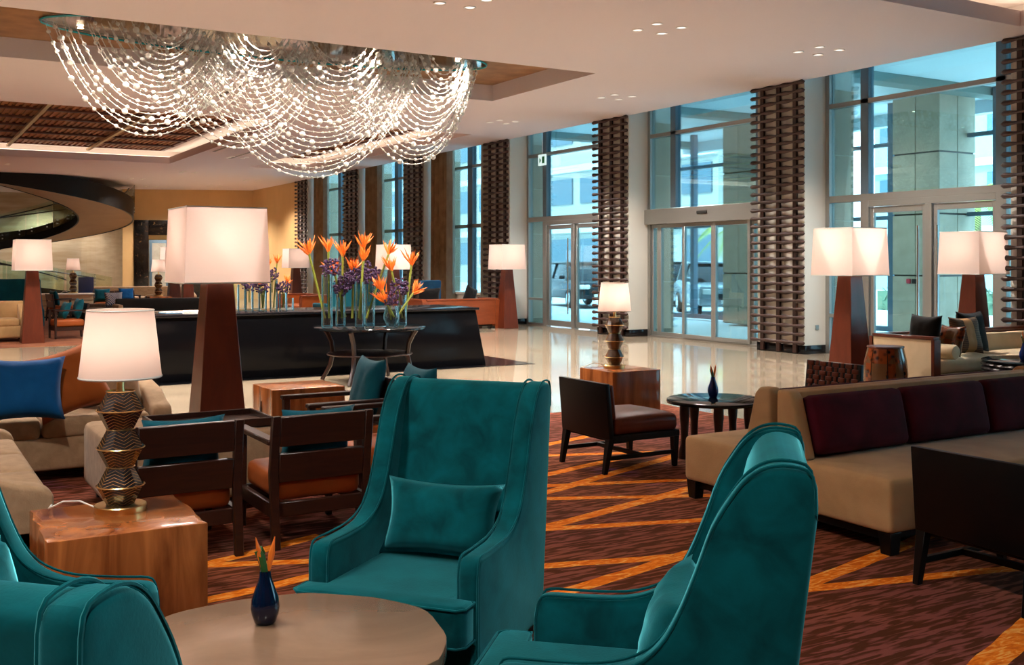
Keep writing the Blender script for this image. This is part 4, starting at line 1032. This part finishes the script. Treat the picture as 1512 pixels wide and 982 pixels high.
def bloom(loc, lean, az, L, sc, label, group):
    t = thing('torch_flower', label, 'flower', loc, az, group)
    base = Vector((0, 0, 0)); tip = Vector((math.sin(lean)*L, 0, math.cos(lean)*L)); d = tip.normalized()
    st = MB().tube([base, tip*.5+Vector((0, 0, .01)), tip], .010*sc, 6).build('stem', 'stem_green', t)
    r = random.Random(int(abs(loc[0]*991+loc[1]*77+L*313))); a0 = d.orthogonal().normalized(); b0 = d.cross(a0)
    for k in range(16):
        a = k*2.4; sp = .2+.75*r.random()*(1 if k > 3 else .4); l = sc*r.uniform(.08, .14); o = (a0*math.cos(a)+b0*math.sin(a))
        p = tip-d*sc*.05+d*sc*.05*r.random(); m = p+(d+o*sp*1.1)*l*.5; e = p+(d+o*sp)*l
        MB().tube([p, m, e], [.006*sc, .0095*sc, .001], 4).build('petal', 'orange_bloom', t)
def cluster(loc, r0, label, group):
    t = thing('purple_flower_head', label, 'flower', loc, 0, group); r = random.Random(int(loc[0]*1000) % 977); mb = MB()
    for k in range(90):
        v = Vector((r.gauss(0, 1), r.gauss(0, 1), r.gauss(0, .8))).normalized()*r0*r.uniform(.55, 1.1); q = r0*.26
        mb.soft(v, (q, q, q), q*.45, n=1)
    mb.build('florets', 'purple_flower', t)['kind'] = 'stuff'; MB().tube([(0, 0, -r0*2.6), (0, 0, 0)], .008, 5).build('stem', 'stem_green', t)
# table group: (x along, y back, height, radius, bowl)
TX, TY, TZ = 5.58, 13.2, .745
VG = 'glass vases on the round dark table'; FG = 'orange torch flowers over the round table'; PG = 'purple flower heads over the round table'
def vx_(u, y): t = (u-756)/1546; return y*(S_+t*C_)/(C_-t*S_)
def zat(x, y, v): d = x*S_+y*C_; return 1.6-(v-388)*d/1546
VT = [(483, 13.10, 405, .072, 0, 'tall clear glass vase on round table, holding leaning torch flowers'), (503, 13.30, 434, .066, 0, 'short straight clear glass vase on round table'),
      (531, 13.05, 416, .062, 0, 'tall slim clear glass vase near middle of the round table'), (546, 13.35, 416, .070, 0, 'tall wide clear glass vase behind the slim one on round table'),
      (578, 13.0, 452, .105, 1, 'round bowl vase of clear glass on the round table'), (594, 13.2, 436, .062, 0, 'clear glass vase beside the bowl vase on round table')]
for (u, y, v, r0, bw, lab) in VT:
    x = vx_(u, y); glass_vase((x, y, TZ+.0005), zat(x, y, v)-TZ, r0, lab, VG, bool(bw))
BL = [(480, 470, 455, 370, 13.10), (486, 470, 485, 366, 13.12), (505, 470, 506, 372, 13.3), (510, 468, 493, 400, 13.28), (530, 470, 537, 380, 13.05), (532, 472, 537, 362, 13.1), (541, 470, 575, 372, 13.3),
      (577, 465, 562, 425, 13.0), (582, 468, 567, 443, 12.98), (594, 470, 577, 395, 13.2), (598, 472, 608, 388, 13.2), (588, 466, 612, 430, 13.02), (520, 470, 522, 397, 13.3)]
for (u0, v0, u1, v1, y) in BL:
    x0 = vx_(u0, y); x1 = vx_(u1, y); z0 = zat(x0, y, v0); z1 = zat(x1, y, v1); dx = x1-x0; L = math.hypot(dx, z1-z0)
    bloom((x0, y, max(z0, TZ+.03)), math.atan2(abs(dx), z1-z0), 0 if dx > 0 else PI, L, 1.5, 'orange torch flower on green stem in the glass vases on round table', FG)
for (u, v, y, r0) in ((488, 395, 13.1, .10), (503, 425, 13.3, .10), (527, 408, 13.2, .10), (545, 404, 13.35, .12), (577, 440, 13.0, .09), (590, 424, 13.2, .10), (510, 418, 13.3, .1)):
    x = vx_(u, y); cluster((x, y, zat(x, y, v)), r0*1.25, 'dark purple flower head in the glass vases on round table', PG)
# counter group behind
VG2 = 'glass vases on the black counter'; FG2 = 'orange torch flowers over the counter'
for i, (u, v, y) in enumerate(((347, 420, 15.0), (357, 420, 15.2), (368, 425, 15.0), (378, 420, 15.15), (388, 428, 15.0), (404, 412, 15.1), (418, 432, 15.0), (428, 440, 15.2))):
    x = vx_(u, y); glass_vase((x, y, CT+.0005), zat(x, y, v)-CT, .058, 'slim clear glass vase in the row on the black counter', VG2)
for (u0, v0, u1, v1, y) in ((388, 455, 395, 392, 15.0), (404, 455, 409, 386, 15.1), (418, 455, 424, 416, 15.0), (388, 458, 384, 418, 15.0), (347, 458, 344, 405, 15.0)):
    x0 = vx_(u0, y); x1 = vx_(u1, y); z0 = max(zat(x0, y, v0), CT+.03); z1 = zat(x1, y, v1); dx = x1-x0
    bloom((x0, y, z0), math.atan2(abs(dx), z1-z0), 0 if dx > 0 else PI, math.hypot(dx, z1-z0), 1.0, 'orange torch flower in the vases on the black counter', FG2)
for (u, v, y) in ((388, 424, 15.02), (402, 406, 15.1), (418, 424, 15.02), (368, 420, 15.0)):
    x = vx_(u, y); cluster((x, y, zat(x, y, v)), .10, 'dark purple flower head in the vases on the black counter', 'purple flower heads over the counter')

# ================================================================== RIGHT GROUP
slipper_chair((4.96, 6.69, CARP), -PI/2, 'low black chair with brown leather seat beside the wooden block with lamp')
slipper_chair((4.72, 3.14, CARP), -PI/2, 'low black chair turned its dark back to the double-sided sofa end')
slipper_chair((7.05, 6.72, CARP), PI/2, 'low black chair with woven leather back behind the double-sided sofa', 'leather_brown', True)
wood_block((6.45, 8.71, CARP), 0, 'wooden block side table at the carpet corner carrying a lit lamp', .60, .58, .5, 6)
table_lamp_b = dup(_tl, (6.45, 8.80, CARP+.5), 0, 'patterned ceramic table lamp with cream drum shade on block at carpet corner')
def round_table(loc, label):
    t = thing('round_coffee_table', label, 'table', loc)
    n = 40; out = [((.40+.006*math.sin(5*2*PI*i/n))*math.cos(2*PI*i/n), (.40+.006*math.sin(5*2*PI*i/n))*math.sin(2*PI*i/n)) for i in range(n)]
    MB().prism(out, 'z', .445, .475).build('top', 'table_gloss', t, .008, 2)
    for k in range(5):
        a = k*2*PI/5+.3; x, y = .27*math.cos(a), .27*math.sin(a)
        MB().lathe([(.055, 0), (.05, .05), (.03, .12), (.032, .25), (.042, .36), (.04, .445)], 12, (x, y, 0)).build('leg', 'wood_dark', t)
round_table((5.80, 6.52, CARP), 'round dark coffee table with thick turned legs beside low black chair')
bud_vase((5.86, 6.62, CARP+.475), 'blue bud vase on the round dark coffee table with turned legs', 'blue_ceramic', 1.05); beak_flower((5.86, 6.62, CARP+.475+.166), 'orange beak flower in the blue vase on the dark coffee table')
def double_sofa():
    x0, x1, ya, yb = 4.62, 7.30, 3.80, 5.52; ym = (ya+yb)/2+.02; L = x1-x0
    t = thing('double_sided_sofa', 'long beige double-sided sofa with plum velvet back cushions', 'sofa', (x0, ym, CARP))
    for s, w in ((-1, ym-ya), (1, yb-ym)):
        MB().soft((L/2, s*w/2, .27), (L, w-.01, .30), .035, .012).build('seat', 'sofa_beige', t)
        pr = [(s*.02, .40), (s*.26, .42), (s*.16, .78), (s*.12, .82), (s*.03, .82)]
        MB().prism(pr, 'x', .0, .10).build('back_end', 'sofa_beige', t, .02, 3, ang=60)
        MB().prism(pr, 'x', L-.10, L).build('back_end', 'sofa_beige', t, .02, 3, ang=60)
        MB().prism([(s*.005, .40), (s*.10, .40), (s*.075, .80), (s*.005, .80)], 'x', .10, L-.10).build('back', 'sofa_beige', t, .012, 2)
        cw = (L-.22)/3
        for i in range(3):
            MB().soft((.11+cw*(i+.5), s*.185, .61), (cw-.006, .13, .36), .05, 0, 5, (R(-12)*-s, 0, 0), .02).build('back_cushion', 'velvet_plum', t)
    MB().box(.06, L-.06, -(ym-ya)+.08, (yb-ym)-.08, .07, .12).build('plinth', 'wood_black', t)
    for xx in (.06, L-.06):
        for yy in (-(ym-ya)+.06, (yb-ym)-.06): MB().frust(xx, yy, 0, .125, .07, .07, .09, .09).build('foot', 'wood_black', t, .004, 1)
double_sofa()
def box_sofa(loc, rz, label, w=2.7, wood='wood_lamp', fab='cushion_cream', d=.85, h=.70):
    t = thing('box_frame_sofa', label, 'sofa', loc, rz)
    for s in (-1, 1):
        xa = s*(w/2-.06)
        f = MB().prism([(-d/2, .06), (d/2, .06), (d/2, h), (-d/2, h)], 'x', xa-.045, xa+.045).build('arm_panel', fab, t, .006, 1)
        MB().box(xa-.06, xa+.06, -d/2, d/2+.03, h, h+.035).build('arm_cap', wood, f, .004, 1); MB().box(xa-.06, xa+.06, d/2-.0, d/2+.045, 0, h).build('arm_post', wood, f, .004, 1); MB().box(xa-.06, xa+.06, -d/2-.045, -d/2, 0, h).build('arm_post', wood, f, .004, 1)
    MB().box(-w/2+.12, w/2-.12, -d/2-.02, -d/2+.08, .1, h).build('back_panel', wood, t, .004, 1); MB().box(-w/2+.12, w/2-.12, -d/2-.03, -d/2+.09, h, h+.035).build('back_rail', wood, t, .004, 1)
    MB().soft((0, .04, .20), (w-.24, d-.1, .18), .03).build('seat_base', fab, t)
    n = 2; cw = (w-.26)/n
    for i in range(n):
        MB().soft((-w/2+.13+cw*(i+.5), .06, .37), (cw-.006, d-.14, .16), .045, .02).build('seat_cushion', fab, t)
        MB().soft((-w/2+.13+cw*(i+.5), -d/2+.17, .55), (cw-.01, .15, .26), .05, 0, 4, (R(8), 0, 0)).build('back_cushion', fab, t)
    MB().box(-w/2+.13, w/2-.13, -d/2+.1, d/2-.06, .06, .11).build('plinth', 'wood_black', t)
    return t
box_sofa((11.95, 8.42, 0), PI, 'cream window sofa with dark wood framed arms and piled cushions', 3.1)
pillow('throw_cushion', (10.86, 8.44, .74), R(82), .50, .46, .18, 'cushion_black', 'black cushion leaning on the arm of the cream window sofa', R(10))
pillow('throw_cushion', (11.04, 8.20, .66), R(80), .40, .38, .14, 'shell_inlay', 'small mottled cushion above the bolster of the window sofa', R(14))
def bolster():
    o = MB().lathe([(.02, -.24), (.075, -.235), (.09, -.21), (.09, .21), (.075, .235), (.02, .24)], 24, axis='y').build('bolster', 'cushion_cream', None); o.location = (10.76, 8.16, .545); tag(o, 'round cream bolster along the arm of the window sofa', 'bolster')
bolster()
pillow('throw_cushion', (11.46, 8.30, .70), R(176), .50, .48, .17, 'cushion_striped', 'brown cushion with wide orange centre stripe on the window sofa', R(14))
pillow('throw_cushion', (11.86, 8.50, .72), R(182), .54, .54, .17, 'cushion_black', 'black square cushion next to the striped one on window sofa', R(12))
def drum(loc):
    t = thing('drum_stool', 'barrel shaped stool with shell inlay panels beside the window sofa arm', 'stool', loc)
    for k in range(8):
        mb = MB(); a0, a1 = 2*PI*k/8+.02, 2*PI*(k+1)/8-.02; Z = [(.20, 0), (.235, .15), (.25, .31), (.235, .47), (.20, .62)]; vs = []
        for (r_, z) in Z:
            for q in (0, 1, 2, 3): a = a0+(a1-a0)*q/3; vs.append((r_*math.cos(a), r_*math.sin(a), z))
        mb.add(vs, [(j*4+i, j*4+i+1, j*4+i+5, j*4+i+4) for j in range(4) for i in range(3)]); mb.build('inlay_panel', 'shell_inlay', t)
    MB().lathe([(.19, .005), (.225, .15), (.24, .31), (.225, .47), (.19, .615)], 32).build('core', 'wood_black', t); MB().lathe([(.195, .615), (.21, .622), (.205, .635), (.1, .637)], 32).build('top', 'wood_lamp', t)
drum((9.93, 8.25, 0))
def basket_table(loc):
    t = thing('woven_drum_table', 'round woven dark drum table with glass top before the window sofa', 'table', loc)
    MB().lathe([(.62, .01), (.60, .46)], 48).build('core', 'wood_black', t)
    for j in range(9):
        pts = [((.625+.012*math.sin(24*2*PI*i/96+PI*j))*math.cos(2*PI*i/96), (.625+.012*math.sin(24*2*PI*i/96+PI*j))*math.sin(2*PI*i/96), .03+j*.05) for i in range(96)]
        MB().tube(pts, .02, 5, closed=True).build('woven_strand', 'dark_metal', t)
    MB().lathe([(.64, .462), (.65, .468), (.65, .478), (.64, .484)], 48).build('glass_top', 'black_gloss', t)
basket_table((11.35, 7.22, 0))
bud_vase((11.12, 7.30, .485), 'blue bud vase on the woven drum table', 'blue_ceramic', 1.25); beak_flower((11.12, 7.30, .485+.198), 'orange beak flower in the blue vase on the woven drum table', 1.3)

# ================================================================== FAR GROUPS
box_sofa((11.75, 22.65, 0), 0, 'orange wooden sofa backing onto the marble walkway near the plum lamp', 2.1, 'wood_orange', 'wood_orange')
pillow('throw_cushion', (11.15, 22.75, .80), 0, .62, .40, .16, 'cushion_black', 'flat black cushion on the orange wooden sofa', R(8)); pillow('throw_cushion', (12.3, 22.8, .78), .5, .48, .48, .16, 'cushion_black', 'black cushion tilted at the end of orange wooden sofa', R(8), None, R(20))
box_sofa((9.75, 27.6, 0), R(90), 'orange wooden sofa standing behind the counter flowers', 2.0, 'wood_orange', 'leather_orange')
fabric('cushion_sky', rgb(40, 84, 120), rgb(56, 104, 140), 160, .2)
def tall_chair(loc, rz, label, fm='cushion_teal'):
    t = thing('teal_lounge_chair', label, 'chair', loc, rz)
    MB().soft((0, -.3, .62), (.72, .16, 1.0), .05).build('back', fm, t); MB().soft((0, .05, .32), (.70, .62, .3), .05).build('seat', fm, t)
    for sx in (-1, 1):
        MB().soft((sx*.36, .02, .45), (.10, .66, .32), .04).build('arm', fm, t)
        for sy in (-.28, .28): MB().frust(sx*.28, sy, 0, .18, .035, .035, .05, .05).build('leg', 'wood_black', t)
    return t
for (u, y, rz) in ((493, 24.5, .2), (526, 25.0, 0), (568, 25.2, -.1)):
    tall_chair((vx_(u, y), y, 0), rz, 'dark teal high backed chair seen behind the flower vases')['group'] = 'dark teal chairs behind the vases'
tall_chair((vx_(624, 26.0), 26.0, 0), .3, 'blue high backed chair below the distant lamp shade', 'cushion_sky'); 
def bench(loc, rz, label, w=2.2, top='wood_black'):
    t = thing('dark_bench', label, 'sofa', loc, rz)
    MB().soft((0, -.3, .42), (w, .14, .62), .03).build('back', top, t); MB().soft((0, .05, .30), (w, .62, .24), .03).build('seat', 'leather_brown', t)
    for sx in (-1, 1):
        MB().soft((sx*(w/2), .0, .36), (.12, .74, .5), .04).build('arm', 'sofa_tan', t)
        for sy in (-.26, .26): MB().frust(sx*(w/2-.1), sy, 0, .19, .04, .04, .05, .05).build('leg', 'wood_black', t)
F = CARP
def ug(u, v, z=0): return gpt(u, v, z)
tx, ty = ug(30, 486); t_ = tan_sofa((1.9, 27.3, F), R(180), 'distant teal velvet sofa behind the wooden floor lamp', 2.4, (1, 1), .92, 'cushion_teal', 1.2)
tx, ty = ug(0, 508); tan_sofa((tx-.2, ty+.75, F), R(180), 'distant beige sofa at carpet edge beside the floor lamp', 1.5, (1, 1), .92, 'sofa_beige', .80)
pillow('throw_cushion', (tx-.35, ty+.8, .86), .3, .5, .42, .16, 'cushion_cream', 'cream cushion on the distant beige sofa', R(-12))
for (u, v, rz, lab, cl) in ((100, 500, R(95), 'distant wooden armchair with orange seat and two teal cushions', 'teal cushion in the distant orange seat armchair'), (92, 474, R(-80), 'distant wooden armchair with ladder back facing the two cushion one', 'teal cushion in the distant ladder back armchair')):
    x, y = ug(u, v); armchair((x, y, F), rz, lab, group='distant armchairs'); c, s = math.cos(rz), math.sin(rz)
    pillow('throw_cushion', (x+.2*s, y-.2*c, F+.62), rz, .46, .44, .16, 'cushion_teal', cl, R(14))
    if v == 500: pillow('throw_cushion', (x-.06*s, y+.06*c, F+.59), rz+.12, .40, .38, .13, 'cushion_teal', 'second teal cushion leaning in the distant orange seat armchair', R(22))
def console(x0, x1, y, label):
    t = thing('cream_console', label, 'console', ((x0+x1)/2, y, F)); w = x1-x0
    MB().box(-w/2, w/2, -.25, .25, .05, .66).build('body', 'cushion_cream', t, .01); MB().box(-w/2-.03, w/2+.03, -.28, .28, .66, .70).build('worktop', 'cove_white', t, .006); MB().box(-w/2+.05, w/2-.05, -.2, .2, 0, .05).build('plinth', 'wood_black', t)
    for z in (.20, .35, .50): MB().box(-w/2-.004, w/2+.004, -.256, -.25, z, z+.012).build('groove', 'wood_lamp', t)
console(vx_(58, 32.7), vx_(136, 32.7), 32.7, 'long low cream console carrying a lit lamp in front of the stairs')
dup(_tl, (vx_(108, 32.7), 32.7, .70+F), 0, 'table lamp with cream shade on the cream console before the stairs').scale = (1.15, 1.15, 1.15)
wood_block((vx_(234, 30.0), 30.0, F), 0, 'distant wooden block by the dark bench carrying a lamp', .6, .6, .66, 9)
dup(_tl, (vx_(234, 30.0), 30.0, F+.66), 0, 'distant table lamp with cream shade near the marble doorway').scale = (1.15, 1.15, 1.15)
for (u, v, rz, lab, cl) in ((163, 470, R(170), 'distant dark armchair left of the bench with teal cushion', 'teal cushion in the distant dark armchair'), (200, 468, R(185), 'distant dark armchair beside the bench near doorway', 'blue cushion in the distant armchair beside the bench')):
    x, y = ug(u, v); armchair((x, y+1.2, F), rz, lab, group='distant armchairs'); pillow('throw_cushion', (x, y+1.38, F+.62), rz, .46, .40, .15, 'cushion_teal' if u < 190 else 'cushion_blue', cl, R(14))
x, y = ug(168, 482); tan_sofa((x, y, F), PI, 'low grey sofa holding the blue and white striped cushion', 1.7, (1, 1), .8, 'sofa_grey', .56, 2); pillow('throw_cushion', (x, y+.02, .68), .1, .46, .38, .14, 'cushion_pattern', 'blue and white striped cushion on the low grey sofa', R(-14))
x, y = ug(248, 486); bench((x, y, F), R(180), 'long dark leather bench with high back behind the counter', 2.3)
tan_sofa((vx_(205, 36.3), 36.3, F), R(180), 'distant tan sofa along far edge of the lounge', 3.6, (1, 1), .92, 'sofa_tan', .8)
# blue panel seat before the stairs
x, y = vx_(127, 34.2), 34.2
tl = thing('blue_screen', 'blue glossy panel standing before the stairs by the console lamp', 'panel', (x, y, F)); MB().box(-.22, .22, -.03, .03, .05, 1.15).build('panel', 'blue_gloss', tl, .01); MB().box(-.3, .3, -.15, .15, .0, .05).build('base', 'dark_metal', tl, .005)
